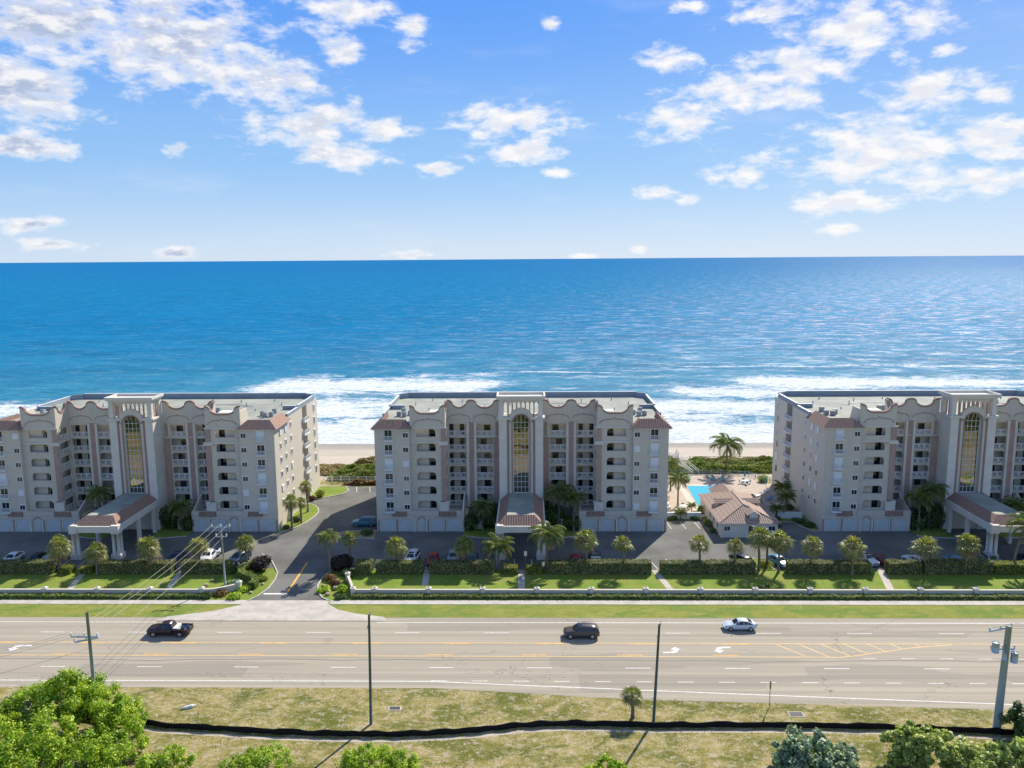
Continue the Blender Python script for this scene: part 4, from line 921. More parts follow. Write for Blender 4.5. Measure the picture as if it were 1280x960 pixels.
def palm(kind, x, y, hc, label, lean=(0, 0), sc=1.0, group=None, seed=0, tr=.17):
    root = empty('coconut_palm' if kind != 'sabal' else 'sabal_palm', (x, y, 0), 0, label, 'palm tree', group)
    lx, ly = lean; b = MB(); pts = []; rs = []
    for i in range(9): t = i / 8; pts.append((lx * t * t, ly * t * t, hc * t)); rs.append(tr * (1.35 - .5 * t if i else 1.7) * (1 + .06 * (i % 2)))
    b.tube(pts, rs, 9); b.build('trunk', 'palm_trunk', root, True)
    me = {'sabal': SC, 'coco': CC, 'young': [YC]}[kind]; c = link('crown', me[seed % len(me)], root, (lx, ly, hc), seed * 1.7); c.scale = (sc * random.uniform(.94, 1.08), sc * random.uniform(.94, 1.08), sc * random.uniform(.86, 1.04)); c.rotation_euler = (random.uniform(-.12, .12), random.uniform(-.12, .12), seed * 1.7)
    return root
GS = 'sabal palms along the parking lot'
P_ = [('sabal', -76.0, 124.9, 4.2, 'sabal palm at the far left, before the white car, left of the canopy', 1.1), ('sabal', -69.9, 124.6, 3.5, 'sabal palm directly before the left building canopy', 1.0), ('sabal', -61.7, 125.0, 4.3, 'sabal palm right of the left building canopy', 1.1), ('sabal', -53.2, 125.0, 4.4, 'sabal palm behind the utility pole and wires', .95),
 ('sabal', -46.4, 127.2, 4.2, 'sabal palm behind the purple bush at the driveway', .95), ('sabal', -29.6, 128.2, 4.6, 'sabal palm behind the dark bush right of the driveway', .75), ('sabal', -21.6, 126.4, 4.0, 'sabal palm left of the white car, middle building', .95), ('sabal', -10.6, 126.3, 4.0, 'sabal palm right of the silver car, middle building', 1.0),
 ('sabal', 9.3, 126.2, 5.0, 'sabal palm beside the red car, middle building', 1.05), ('sabal', 15.2, 125.0, 4.8, 'sabal palm near the right end of the long hedge, middle building', .85), ('sabal', 27.5, 126.0, 4.5, 'sabal palm standing alone before the empty bays', .95), ('sabal', 33.0, 125.6, 4.3, 'sabal palm left of the black parked car', .8),
 ('sabal', 37.0, 126.2, 5.6, 'taller slender sabal palm right of the black car', 1.0), ('sabal', 38.7, 127.6, 4.8, 'sabal palm in the middle of the close group of three', .85), ('sabal', 39.9, 125.4, 5.1, 'sabal palm in front of the pale blue car', 1.1), ('sabal', 44.7, 124.8, 4.6, 'sabal palm between the blue car and the white car', .95),
 ('sabal', 51.2, 124.5, 4.5, 'sabal palm left of the white car, right building', 1.0), ('sabal', 63.1, 125.0, 4.2, 'sabal palm before the white car, right building', 1.1), ('sabal', 69.0, 124.6, 4.8, 'sabal palm left of the right building canopy', 1.1)]
for i, (k, x, y, h, lb, sc) in enumerate(P_): palm(k, x, y, h, lb, (random.uniform(-.3, .3), random.uniform(-.2, .2)), sc, GS, i)
palm('coco', -32.0, 124.4, 6.2, 'tall ragged palm on the right side of the entry driveway', (-.2, 0), .72, None, 1, .13)
palm('young', -5.0, 126.3, 4.0, 'bushy feather palm left of the middle canopy path', (.0, 0), .95, None, 0)
palm('coco', 2.8, 126.6, 6.0, 'tall coconut palm before the middle building canopy', (.1, 0), 1.0, None, 2, .19)
palm('coco', 77.3, 126.0, 7.6, 'leaning coconut palm at the right edge before the canopy', (1.6, 0), .95, None, 3, .15)
palm('sabal', -44.4, 146.1, 5.4, 'front sabal palm beside the left building side wall', (0, 0), .8, 'palms beside the left building', 1)
palm('sabal', -43.7, 149.9, 4.2, 'middle short palm beside the left building side wall', (0, 0), .7, 'palms beside the left building', 2)
palm('sabal', -44.3, 156.9, 5.2, 'rear sabal palm beside the left building side wall', (-.2, 0), .85, 'palms beside the left building', 3)
palm('coco', 30.2, 160.6, 5.6, 'coconut palm on the pool deck beside the middle building', (0, 0), .85, None, 0, .14)
palm('coco', 30.6, 171.5, 6.2, 'coconut palm at the rear left of the pool deck', (0, 0), .75, None, 1, .13)
palm('young', 32.2, 156.6, 1.4, 'tiny palm on the deck by the pool edge', (0, 0), .38, None, 0, .08)
palm('young', 29.2, 152.0, 1.5, 'small yellowish palm in the bed at the pool wall', (0, 0), .5, None, 0, .1)
palm('coco', 46.2, 186.5, 6.9, 'tall coconut palm on the dune behind the pool', (0, 0), 1.25, None, 2, .2)
palm('young', 50.4, 155.5, 3.6, 'feather palm in the shade of the right building, nearer the wall', (0, 0), .7, None, 0)
palm('young', 52.0, 163.5, 3.2, 'feather palm in the shade of the right building, farther back', (0, 0), .7, None, 0)
palm('young', 47.6, 152.3, 2.2, 'small dark palm behind the low pool wall', (0, 0), .6, None, 0)
palm('sabal', 11.3, 83.3, 2.6, 'lone sabal palm on the rough grass by the near roadside', (-.1, 0), .68, None, 2, .16)
for cx, nm in ((-73.4, 'left'), (-1.4, 'middle'), (80.4, 'right')):
    if nm != 'left': 
        palm('coco', cx + (6.9 if nm == 'middle' else -6.8), 146.2, 7.4, 'tall dark palm against the facade of the %s building, nearer its tower' % nm, (.1, 0), .9, None, 3, .15)
        palm('coco', cx + (9.6 if nm == 'middle' else -9.2), 145.0, 6.4, 'dark palm against the facade of the %s building, nearer its garages' % nm, (0, 0), .85, None, 1, .15)
    palm('coco', cx + (8.6 if nm == 'left' else -7.2 if nm == 'middle' else 8.2), 145.4, 4.8, 'shaded palm in the courtyard of the %s building' % nm, (0, 0), .8, None, 2, .14)
palm('coco', -80.6, 146.4, 7.0, 'dark palm left of the tower of the left building', (0, 0), .85, None, 0, .15)
# ------------------------------------------------------------------ vehicles
def vehicle(kind, paint, x, y, rz, label, group, name=None, s=1.0):
    root = empty(name or {'sedan': 'sedan_car', 'suv': 'suv_car', 'pickup': 'pickup_truck', 'hatch': 'hatchback_car'}[kind], (x, y, .02), rz, label, {'pickup': 'pickup truck'}.get(kind, 'car'), group, s)
    # stations: x (front = +), half width, z low, belt, top z, top half width
    if kind == 'sedan': st = [(2.3, .62, .38, .55, .58, .50), (2.2, .82, .25, .66, .70, .62), (1.5, .90, .22, .80, .86, .70), (.95, .91, .22, .86, .92, .72), (.25, .92, .22, .90, 1.36, .60), (-.45, .92, .22, .91, 1.44, .60), (-1.05, .91, .22, .93, 1.38, .58), (-1.75, .90, .24, .94, 1.02, .66), (-2.2, .84, .30, .92, .97, .64), (-2.32, .70, .42, .80, .82, .55)]; ws, we, rs_, re_ = 3, 4, 6, 7
    elif kind == 'suv': st = [(2.38, .66, .42, .68, .72, .52), (2.28, .86, .28, .84, .90, .66), (1.6, .93, .26, 1.0, 1.06, .74), (1.1, .94, .26, 1.04, 1.10, .76), (.55, .95, .26, 1.06, 1.60, .64), (-.3, .95, .26, 1.07, 1.70, .66), (-1.4, .94, .26, 1.08, 1.66, .65), (-2.05, .92, .30, 1.08, 1.56, .62), (-2.3, .88, .34, 1.04, 1.12, .66), (-2.38, .78, .44, .8, .84, .6)]; ws, we, rs_, re_ = 3, 4, 7, 8
    elif kind == 'hatch': st = [(2.0, .62, .38, .58, .62, .50), (1.9, .80, .25, .70, .76, .62), (1.3, .87, .22, .86, .92, .70), (.95, .88, .22, .90, .96, .70), (.3, .89, .22, .94, 1.42, .60), (-.4, .89, .22, .95, 1.50, .61), (-1.2, .88, .22, .96, 1.44, .60), (-1.8, .86, .26, .98, 1.10, .62), (-1.98, .80, .32, .95, 1.0, .62), (-2.02, .7, .42, .8, .82, .55)]; ws, we, rs_, re_ = 3, 4, 6, 7
    else: st = [(2.85, .70, .48, .80, .86, .58), (2.72, .90, .36, .98, 1.04, .70), (2.0, .97, .34, 1.12, 1.18, .78), (1.45, .98, .34, 1.14, 1.20, .80), (.85, .98, .34, 1.16, 1.72, .66), (.1, .98, .34, 1.16, 1.82, .68), (-.45, .98, .34, 1.16, 1.78, .67), (-.62, .98, .34, 1.14, 1.18, .80)]; ws, we, rs_, re_ = 3, 4, 6, 7
    key = kind + paint
    def sec(q):
        X_, w, zl, zb, zt, wt = q
        h = [(0, zl), (w * .86, zl), (w * .98, zl + .12), (w, (zl + zb) / 2), (w * .97, zb), (wt + (w * .97 - wt) * .12, zb + (zt - zb) * .88), (wt * .85, zt), (0, zt + .03)]
        return [(X_, -a, z) for a, z in h] + [(X_, a, z) for a, z in h[::-1][1:-1]]
    S_ = [sec(q) for q in st]; n = len(S_[0])
    def body():
        b = MB(); b.add([p for s_ in S_ for p in s_], [(i * n + k, i * n + (k + 1) % n, (i + 1) * n + (k + 1) % n, (i + 1) * n + k) for i in range(len(S_) - 1) for k in range(n)] + [tuple(range(n)), tuple(range((len(S_) - 1) * n, len(S_) * n))[::-1]])
        if kind == 'pickup':
            b.box(-2.85, -.62, -.96, .96, .42, .68); b.box(-2.85, -.62, -.96, -.86, .68, 1.14); b.box(-2.85, -.62, .86, .96, .68, 1.14); b.box(-2.85, -2.76, -.86, .86, .68, 1.14)
        b.box(.9 if kind != 'pickup' else 1.0, 1.02 if kind != 'pickup' else 1.15, -1.08, -.93, 1.0, 1.12); b.box(.9 if kind != 'pickup' else 1.0, 1.02 if kind != 'pickup' else 1.15, .93, 1.08, 1.0, 1.12)
        return b
    link('body', cm('body|' + key, body, paint, True), root)
    def P(i, k, t=0.0, j=0.0):
        a = Vector(S_[i][k]).lerp(Vector(S_[i + 1][k]), t); c = Vector(S_[i][(k + 1) % n]).lerp(Vector(S_[i + 1][(k + 1) % n]), t); return a.lerp(c, j)
    def glass():
        b = MB()
        for k, out in ((4, Vector((0, -.012, .004))), (n - 6 + 1, Vector((0, .012, .004)))):
            pass
        for sgn in (-1, 1):
            k = 4 if sgn < 0 else n - 5
            for i in range(ws, re_ + (0 if kind != 'pickup' else 0)):
                j0, j1 = (.08, .92); t0, t1 = (.06, .94)
                if i == ws: t0 = .45
                if i == re_ - 0: continue
                q = [P(i, k, t0, j0), P(i, k, t1, j0), P(i, k, t1, j1), P(i, k, t0, j1)]
                if i == ws: q = [P(i, k, .35, j0), P(i, k, t1, j0), P(i, k, t1, j1), P(i, k, .85, j1)]
                b.add([p + Vector((0, .015 * sgn, .004)) for p in q], [(0, 1, 2, 3)])
        for (i, sg, t0, t1) in ((ws, 1, .08, .93), (rs_, -1, .08, .92)):
            nr = Vector((.014 * sg, 0, .014))
            w0, w1 = st[i], st[i + 1]
            a = Vector((w0[0], 0, w0[4] + .03)); c = Vector((w1[0], 0, w1[4] + .03)); p0 = a.lerp(c, t0); p1 = a.lerp(c, t1)
            h0 = (w0[5] + (w1[5] - w0[5]) * t0) * .86; h1 = (w0[5] + (w1[5] - w0[5]) * t1) * .86
            b.add([p0 + nr + Vector((0, -h0, -.022)), p0 + nr, p0 + nr + Vector((0, h0, -.022)), p1 + nr + Vector((0, h1, -.022)), p1 + nr, p1 + nr + Vector((0, -h1, -.022))], [(0, 1, 4, 5), (1, 2, 3, 4)])
        return b
    link('window', cm('window|' + key, glass, 'car_glass'), root)
    if kind == 'suv':
        link('sunroof', cm('sunroof|', lambda: MB().box(-.1, .5, -.4, .4, 1.69, 1.745), 'car_glass'), root)
        for s_ in (-1, 1): link('roof_rail', cm('roof_rail|%d' % s_, lambda: MB().tube([(.4, s_ * .6, 1.68), (.2, s_ * .6, 1.76), (-1.7, s_ * .6, 1.74), (-1.9, s_ * .6, 1.66)], .025, 5), 'rim'), root)
    wb = {'sedan': (1.38, -1.38), 'suv': (1.48, -1.42), 'hatch': (1.25, -1.25), 'pickup': (1.85, -1.75)}[kind]; wr = .39 if kind in ('suv', 'pickup') else .33; wy = st[4][1]
    for wx in wb:
        for s_ in (-1, 1):
            w_ = link('wheel', cm('wheel|%s' % wr, lambda: MB().tube([(0, -.11, 0), (0, -.10, 0), (0, .10, 0), (0, .11, 0)], [wr * .82, wr, wr, wr * .82], 18), 'tyre'), root, (wx, s_ * (wy - .08), wr))
            link('rim', cm('rim|%s' % wr, lambda: MB().tube([(0, -.125, 0), (0, .125, 0)], wr * .62, 10), 'rim'), w_)
    zh = st[1][3] - .1
    for s_ in (-1, 1):
        link('headlight', cm('headlight|%s%d' % (kind, s_), lambda: MB().box(st[1][0] - .12, st[0][0] - .01, s_ * .52, s_ * (st[1][1] - .03), zh - .12, zh + .02), 'lamp_clear'), root)
        xr = st[-1][0] if kind != 'pickup' else -2.85; yr = st[-1][1] if kind != 'pickup' else .96
        link('tail_light', cm('tail_light|%s%d' % (kind, s_), lambda: MB().box(xr - .02, xr + .14, s_ * (yr - .12), s_ * (yr + .01), .78, 1.0), 'lamp_red'), root)
    if kind == 'pickup':
        c = MB(); c.box(-1.35, -.75, -.8, .8, .7, 1.2); link('toolbox', c.mesh('toolbox', 'debris_white'), root)
        c = MB(); c.box(-2.7, -1.45, -.8, .8, .685, .75); link('bed_liner', c.mesh('bed_liner', 'debris_white'), root)
        for q in ((-2.4, -.3), (-2.1, .25), (-1.8, -.1), (-2.45, .4)): link('cargo', MB().box(q[0] - .22, q[0] + .22, q[1] - .2, q[1] + .2, .75, 1.15).mesh('cargo', 'paint_navy'), root)
    return root
GR = 'vehicles driving on the road'
vehicle('pickup', 'paint_maroon', -48.7, 103.2, pi, 'dark maroon pickup truck with blue cargo in its open bed, driving on the road', GR)
vehicle('suv', 'paint_copper', 6.9, 102.8, pi, 'dark copper-grey SUV with roof rails driving on the road', GR)
vehicle('sedan', 'paint_pearl', 28.5, 105.2, pi, 'pale silver-white sedan driving in the far lane of the road', GR, s=.96)
GP = 'cars parked in the lots'; q = pi / 2
for (k, p, x, y, rz, lb) in [('sedan', 'paint_white', -87.2, 130.0, -q, 'white car parked at the left edge behind the hedge'), ('hatch', 'paint_black', -83.0, 130.6, q, 'black car parked second from the left edge'), ('suv', 'paint_silver', -80.0, 129.4, q, 'grey SUV with pale roof parked left of the first palm'),
    ('sedan', 'paint_navy', -59.5, 130.2, -q - .15, 'dark blue car parked left of the white pickup'), ('pickup', 'paint_white', -54.0, 130.8, -q, 'white van-like pickup parked behind the utility wires'), ('suv', 'paint_navy', -48.6, 129.8, -q - .3, 'dark blue-black SUV parked beside the curved hedge'),
    ('suv', 'paint_teal', -31.2, 148.6, pi, 'dark teal car parked against the left side of the middle building'), ('suv', 'paint_white', -19.6, 129.9, -q - .15, 'white car parked first in front of the middle building'), ('hatch', 'paint_red', -16.0, 129.4, -q, 'bright red hatchback parked beside the footpath, middle building'),
    ('pickup', 'paint_silver', -12.6, 130.4, -q, 'silver car parked between the red hatchback and the palm'), ('sedan', 'paint_teal', -9.4, 129.3, -q, 'blue-green car parked half hidden by a palm, middle building'), ('sedan', 'paint_red', 7.8, 129.4, q, 'dull red car parked right of the middle canopy'), ('pickup', 'paint_navy', 11.0, 130.0, q, 'dark blue pickup parked right of the dull red car'),
    ('suv', 'paint_black', 34.9, 129.2, q + .35, 'black car parked in the sun before the pool house'), ('sedan', 'paint_sky', 41.0, 128.8, -q + .35, 'pale blue car parked right of the palm group'), ('suv', 'paint_white', 55.2, 129.4, -q + .4, 'white SUV parked beside the footpath of the right building'), ('sedan', 'paint_darkred', 58.0, 129.0, -q + .35, 'dark red car parked right of the white SUV'),
    ('sedan', 'paint_white', 63.4, 129.2, q + .4, 'white sedan parked behind a palm, right building'), ('sedan', 'paint_teal', 66.0, 128.9, -q + .4, 'teal car parked right of the white sedan, right building'), ('hatch', 'paint_sky', 69.6, 129.0, q + .3, 'light blue hatchback parked in the shade, right building'), ('sedan', 'paint_darkred', 72.6, 129.6, q + .3, 'dark red car parked just left of the right canopy'),
    ('hatch', 'paint_silver', 75.6, 129.2, -q, 'grey hatchback parked under the right building canopy'), ('sedan', 'paint_navy', 81.6, 129.0, -q, 'dark blue car parked at the right edge')]:
    vehicle(k, p, x, y, rz, lb, GP)
# ------------------------------------------------------------------ poles, wires, signs
def smooth_pole(x, y, x1, h, label):
    root = empty('street_pole', (x, y, 0), 0, label, 'pole', 'bare dark poles on the near roadside')
    MB().tube([(0, 0, 0), (x1 - x, 0, h)], [.17, .12], 10).build('shaft', 'steel_pole', root, True)
    b = MB(); b.tube([(x1 - x + .14, 0, h - .1), (x1 - x + .16, 0, h + .45)], .035, 6); b.build('antenna', 'galvanised', root); MB().box(x1 - x - .22, x1 - x - .12, -.08, .08, h - 1.6, h - 1.2).build('bracket', 'galvanised', root)
smooth_pole(-17.3, 81.9, -17.1, 12.6, 'tall dark bare pole left of the centre, by the small drain grate'); smooth_pole(13.5, 82.7, 13.9, 11.2, 'tall dark bare pole beside the lone roadside palm')
def upole(x, y, h, label, arms, mat_='wood_pole', lean=0, r=.17, extra=None):
    root = empty('utility_pole', (x, y, 0), 0, label, 'utility pole', 'utility poles')
    MB().tube([(0, 0, 0), (lean, 0, h)], [r * 1.25, r * .85], 12).build('shaft', mat_, root, True)
    for (z, a, c, dy) in arms:
        o = MB().tube([(a, -dy, z), (c, dy, z)], .10, 5).build('crossarm', 'galvanised', root)
        for i in range(3):
            t = i / 2; MB().tube([(a + (c - a) * t, -dy + 2 * dy * t, z + .05), (a + (c - a) * t, -dy + 2 * dy * t, z + .45)], [.10, .08], 6).build('insulator', 'debris_white', o)
    for (px, py, pz, rr, hh) in extra or []: MB().tube([(px, py, pz), (px, py, pz + hh)], rr, 12).build('transformer', 'galvanised', root, True)
    return root
upole(-46.8, 80.9, 13.3, 'wooden utility pole with a pale crossarm behind the big left tree', [(10.5, -2.0, .8, 0), (10.15, -1.4, .6, .5)], lean=-.1)
upole(-47.5, 120.3, 7.9, 'grey utility pole behind the left wall with high crossarm over the hedge', [(9.35, -1.5, 1.3, 0), (7.8, -.9, .7, 0)], 'concrete_pole', 0, .13)
MB().tube([(-47.5, 120.3, 7.8), (-47.5, 120.3, 9.3)], .07, 6).build('pole_top', 'wood_pole', bpy.data.objects['utility_pole.001']).matrix_parent_inverse = __import__('mathutils').Matrix.Translation((47.5, -120.3, 0))
upole(49.5, 81.0, 11.9, 'thick grey concrete utility pole with transformers at the right', [(11.5, -1.9, .9, .5), (9.3, -1.3, 1.1, 0)], 'concrete_pole', .35, .34, [(-.9, -.1, 9.0, .36, 1.1), (1.0, -.3, 8.0, .36, 1.1), (-.2, -.55, 8.4, .22, .8)])
def wire(name, a, c, sag, label, r=.022):
    pts = []; a = Vector(a); c = Vector(c)
    for i in range(17): t = i / 16; p = a.lerp(c, t); p.z -= sag * 4 * t * (1 - t); pts.append(p - a)
    tag(MB().tube(pts, r, 5).build(name, 'wire', None, False, tuple(a)), label, 'wire', 'power lines across the road')
wl = ['leftmost', 'second', 'third', 'rightmost']
for i, (dx, z5, z4, dx4) in enumerate(((-1.4, 9.7, 10.9, -1.9), (-.3, 9.7, 10.9, -1.0), (1.0, 9.7, 10.9, .1), (.3, 7.9, 9.2, .3))):
    wire('power_line', (-47.5 + dx, 120.3, z5), (-47.2 + dx4, 80.9, z4), .8, '%s sagging power line between the pole by the wall and the wooden pole' % wl[i])
    wire('power_line', (-47.2 + dx4, 80.9, z4), (-72 + dx4, 66, z4 - .8), .5, '%s power line running off to the left from the wooden pole' % wl[i])
for i, (dx, dy, z) in enumerate(((-1.9, -.5, 11.9), (-.5, 0, 11.9), (.9, .5, 11.9))):
    wire('power_line', (49.8 + dx, 81 + dy, z), (95 + dx, 82 + dy, z + .3), .6, '%s power line from the concrete pole off the right edge' % wl[i], .018)
def sign(x, y, h, w, hh, label, m='debris_white', rz=0, pm='wood_pole'):
    root = empty('road_sign' if m == 'sign_back' else 'sign', (x, y, 0), rz, label, 'sign'); MB().tube([(0, 0, 0), (0, 0, h)], .04, 6).build('post', pm, root); MB().box(-w / 2, w / 2, -.07, -.045, h - hh, h + .02).build('panel', m, root)
sign(26.9, 85.6, 3.1, .18, .9, 'narrow brown road sign edge-on on a thin post at the near roadside', 'sign_back')
sign(-.6, 127.0, 2.9, .45, .75, 'small white sign by the path before the middle canopy'); sign(-71.6, 127.3, 2.6, .4, .6, 'small white sign by the path before the left canopy')
for (x, y, w, d, lb) in ((-15.2, 85.0, 1.5, .9, 'square drain grate with concrete rim near the left dark pole'), (29.4, 84.1, 1.7, 1.1, 'dark drain grate with concrete rim right of the brown road sign')):
    root = empty('drain', (x, y, 0), 0, lb, 'drain grate', 'roadside drain grates'); MB().box(-w / 2, w / 2, -d / 2, d / 2, 0, .04).build('rim', 'concrete', root); MB().box(-w / 2 + .16, w / 2 - .16, -d / 2 + .14, d / 2 - .14, .04, .055).build('grate', 'grate', root)
b = MB(); b.tube([(0, 0, .06), (.5, .15, .12), (1.1, .45, .16), (1.5, .75, .08)], [.05, .2, .22, .06], 7); tag(b.build('plastic_scrap', 'debris_white', loc=(-39.4, 84.6, 0)), 'crumpled white scrap on the rough grass by the big left tree', 'debris')
b = MB(); b.tube([(0, 0, .1), (.4, .1, .25), (.9, 0, .1)], [.1, .3, .08], 7); tag(b.build('plastic_scrap', 'debris_white', loc=(50.6, 82.7, 0)), 'white lump on the grass beside the concrete pole', 'debris')
# silt fence
SP = [(-75, 84.5), (-60, 83), (-44, 82.2), (-40, 81.0), (-34, 80.5), (-28, 79.9), (-22.4, 79.6), (-18, 79.5), (-13.8, 79.5), (-9, 79.9), (-5.4, 80.4), (-1, 81.3), (3.3, 81.7), (8, 81.6), (14, 81.4), (20.4, 81.5), (28, 81.5), (37.4, 81.3), (44, 80.9), (52.1, 80.2), (60, 79.6), (80, 79)]
def silt():
    root = empty('silt_fence', (0, 81, 0), 0, 'long low black fabric silt fence snaking across the rough grass', 'fence')
    b = MB(); P = []
    for i in range(len(SP) - 1):
        for k in range(8): t = k / 8; P.append((SP[i][0] + (SP[i + 1][0] - SP[i][0]) * t, SP[i][1] + (SP[i + 1][1] - SP[i][1]) * t + .06 * sin(i * 3 + k * 1.3)))
    vs = []; 
    for i, (x, y) in enumerate(P):
        h = .66 + .05 * sin(i * .9) + .16 * noise.noise(Vector((x * .7, 0, 0)))
        vs += [(x, y - 81, 0), (x, y - 81 - .05, h), (x, y - 81 + .03, h), (x, y - 81 + .03, 0)]
    b.add(vs, [(4 * i + k, 4 * i + 4 + k, 4 * i + 4 + (k + 1) % 4, 4 * i + (k + 1) % 4) for i in range(len(P) - 1) for k in range(4)]); b.build('fabric', 'silt_fabric', root)
    for i in range(4, len(P), 6): link('stake', MB().box(-.03, .03, -.02, .04, 0, .6).mesh('stake', 'bark'), root, (P[i][0], P[i][1] - 81 + .1, 0))
silt()
b = MB(); strip(b, [(x, y - .75) for x, y in SP[2:-1]], .5, 0, .006); struct(b.build('sand_trench', 'sand'))
# ------------------------------------------------------------------ near trees and bushes
def tree(x, y, blobs, label, lm, n, ls, name='tree', cat='tree', trunk=(.28, 2.5), group=None):
    root = empty(name, (x, y, 0), 0, label, cat, group); b = MB(); tot = sum(q[3] ** 2 for q in blobs); rr = random.Random(int(x * 7))
    for (bx, by, bz, br, fz) in blobs:
        m = int(n * br ** 2 / tot); sub = []
        for _ in range(46):
            d = Vector((rr.gauss(0, 1), rr.gauss(0, 1), abs(rr.gauss(0, 1)) * .9 - .25)).normalized(); sub.append((Vector((bx, by, bz)) + Vector((d.x, d.y, d.z * fz)) * br * rr.uniform(.55, 1.12), br * rr.uniform(.09, .27)))
        for _ in range(m):
            c, r = random.choice(sub); d = Vector((random.gauss(0, 1), random.gauss(0, 1), random.gauss(0, 1) * .8)); d.normalize()
            p = c + d * r * random.uniform(.3, 1.25)
            if p.z < .03: continue
            leafquad(b, p, (d * .6 + Vector((random.gauss(0, .4), random.gauss(0, .4), random.gauss(0, .4) + .5))).normalized(), ls * random.uniform(.6, 1.4), 1.2)
    b.build('crown', lm, root)
    t = MB(); r0, h0 = trunk; top = Vector((blobs[0][0] * .3, blobs[0][1] * .3, h0)); t.tube([(0, 0, 0), top * .5, top], [r0 * 1.3, r0, r0 * .8], 8)
    for (bx, by, bz, br, fz) in blobs:
        c = Vector((bx, by, bz)); t.tube([top * .9, top.lerp(c, .5) + Vector((0, 0, .2)), c], [r0 * .6, r0 * .4, r0 * .15], 6)
        for k in range(4):
            a = k * 1.57 + bx; t.tube([top.lerp(c, .6), c + Vector((cos(a) * br * .6, sin(a) * br * .6, br * .25))], [r0 * .3, r0 * .08], 5)
    t.build('trunk', 'bark', root)
    return root
tree(-49.0, 79.2, [(0, 0, 4.2, 3.4, .85), (3.6, -1.0, 2.9, 2.9, .85), (-3.4, -.6, 3.4, 2.8, .8), (7.0, -2.6, 1.6, 2.6, .8), (1.5, 2.0, 3.0, 2.6, .8), (5.2, .6, 1.8, 2.4, .8)], 'big bright green tree at the left, before the wooden utility pole', 'bright_leaf', 60000, .17)
tree(-47.6, 71.5, [(0, 0, 3.0, 3.6, .8), (4.2, -.5, 2.2, 3.0, .8), (-4.2, 0, 3, 3.2, .8), (8.6, .3, 1.2, 2.8, .8), (12.0, 2.0, .6, 1.9, .8)], 'bright green tree in the bottom left corner', 'bright_leaf', 46000, .17)
tree(-54.2, 77.6, [(0, 0, 3.0, 2.2, .8), (-1.8, .8, 2.2, 2.0, .8)], 'silvery palm-like bush inside the left tree mass', 'silver_leaf', 9000, .3, 'bush', 'bush', (.15, 1.5))
tree(-25.6, 72.6, [(0, 0, 1.2, 2.2, .9), (-2.8, -.4, .9, 1.6, .9), (-1.2, .8, 1.4, 1.3, .9)], 'wispy bright green sapling cluster at the bottom, left of the rounded bush', 'bright_leaf', 9000, .14, 'bush', 'bush', (.1, 1))
tree(-15.2, 72.4, [(0, 0, 1.3, 2.4, .85), (2.6, -.3, .9, 1.9, .85), (-1.8, .6, 1.2, 1.6, .85)], 'rounded green bush at the bottom edge below the left dark pole', 'bright_leaf', 15000, .14, 'bush', 'bush', (.12, 1))
tree(7.6, 72.6, [(0, 0, .6, 1.7, .8), (1.6, -.6, .4, 1.2, .8), (-1.5, -.3, .4, 1.2, .8)], 'low bright green bush at the bottom edge near the centre', 'bright_leaf', 7000, .18, 'bush', 'bush', (.1, .6))
tree(27.2, 74.6, [(0, 0, 1.3, 2.7, .75), (2.2, -1.2, 1.0, 2.0, .75), (3.8, .6, .9, 1.3, .8), (-1.6, -1, .9, 1.8, .75)], 'silver-green dense bush at the bottom right', 'silver_leaf', 15000, .26, 'bush', 'bush', (.15, .8))
tree(37.6, 75.6, [(0, 0, 2.2, 1.9, .8), (1.8, -1.0, 2.1, 2.1, .8), (-.6, -1.4, .8, 1.6, .8)], 'spiky yellow-green bush right of the silver-green bush', 'olive_leaf', 14000, .3, 'bush', 'bush', (.15, 1))
tree(43.4, 74.0, [(0, 0, 1.2, 2.2, .8), (3.0, .2, 1.3, 1.9, .8), (-1.8, -.6, 1.0, 1.6, .8)], 'olive green bush below the concrete pole', 'olive_leaf', 12000, .28, 'bush', 'bush', (.15, 1))
tree(51.8, 79.2, [(0, 0, 1.8, 2.0, .9), (1.6, .8, 1.4, 1.8, .9)], 'dark bush at the right edge beside the concrete pole', 'dark_leaf', 8000, .26, 'bush', 'bush', (.15, 1))
tree(49.6, 74.2, [(0, 0, 1.2, 2.2, .8), (2.8, .4, 1.0, 2.0, .8)], 'yellow-green bush in the bottom right corner', 'bright_leaf', 9000, .22, 'bush', 'bush', (.12, 1))
# grass tufts near the camera (uncountable)
b = MB()
for _ in range(52000):
    x = random.uniform(-46, 62); y = random.uniform(70, 89); 
    lim = 89.2 if x < -11.5 else 88.3 - .065 * max(0, x) - .1
    if y > lim: continue
    if noise.noise(Vector((x * .35, y * .5, 0))) < -.05 + random.uniform(-.2, .2): continue
    h = random.uniform(.05, .16); a = random.uniform(0, pi); dx, dy = cos(a) * .035, sin(a) * .035; lx, ly = random.gauss(0, .07), random.gauss(0, .07)
    b.add([(x - dx, y - dy, 0), (x + dx, y + dy, 0), (x + lx, y + ly, h)], [(0, 1, 2)])
tag(b.build('grass', 'grass_blade'), 'short olive and straw coloured grass tufts on the near verge', 'grass', None, 'stuff')
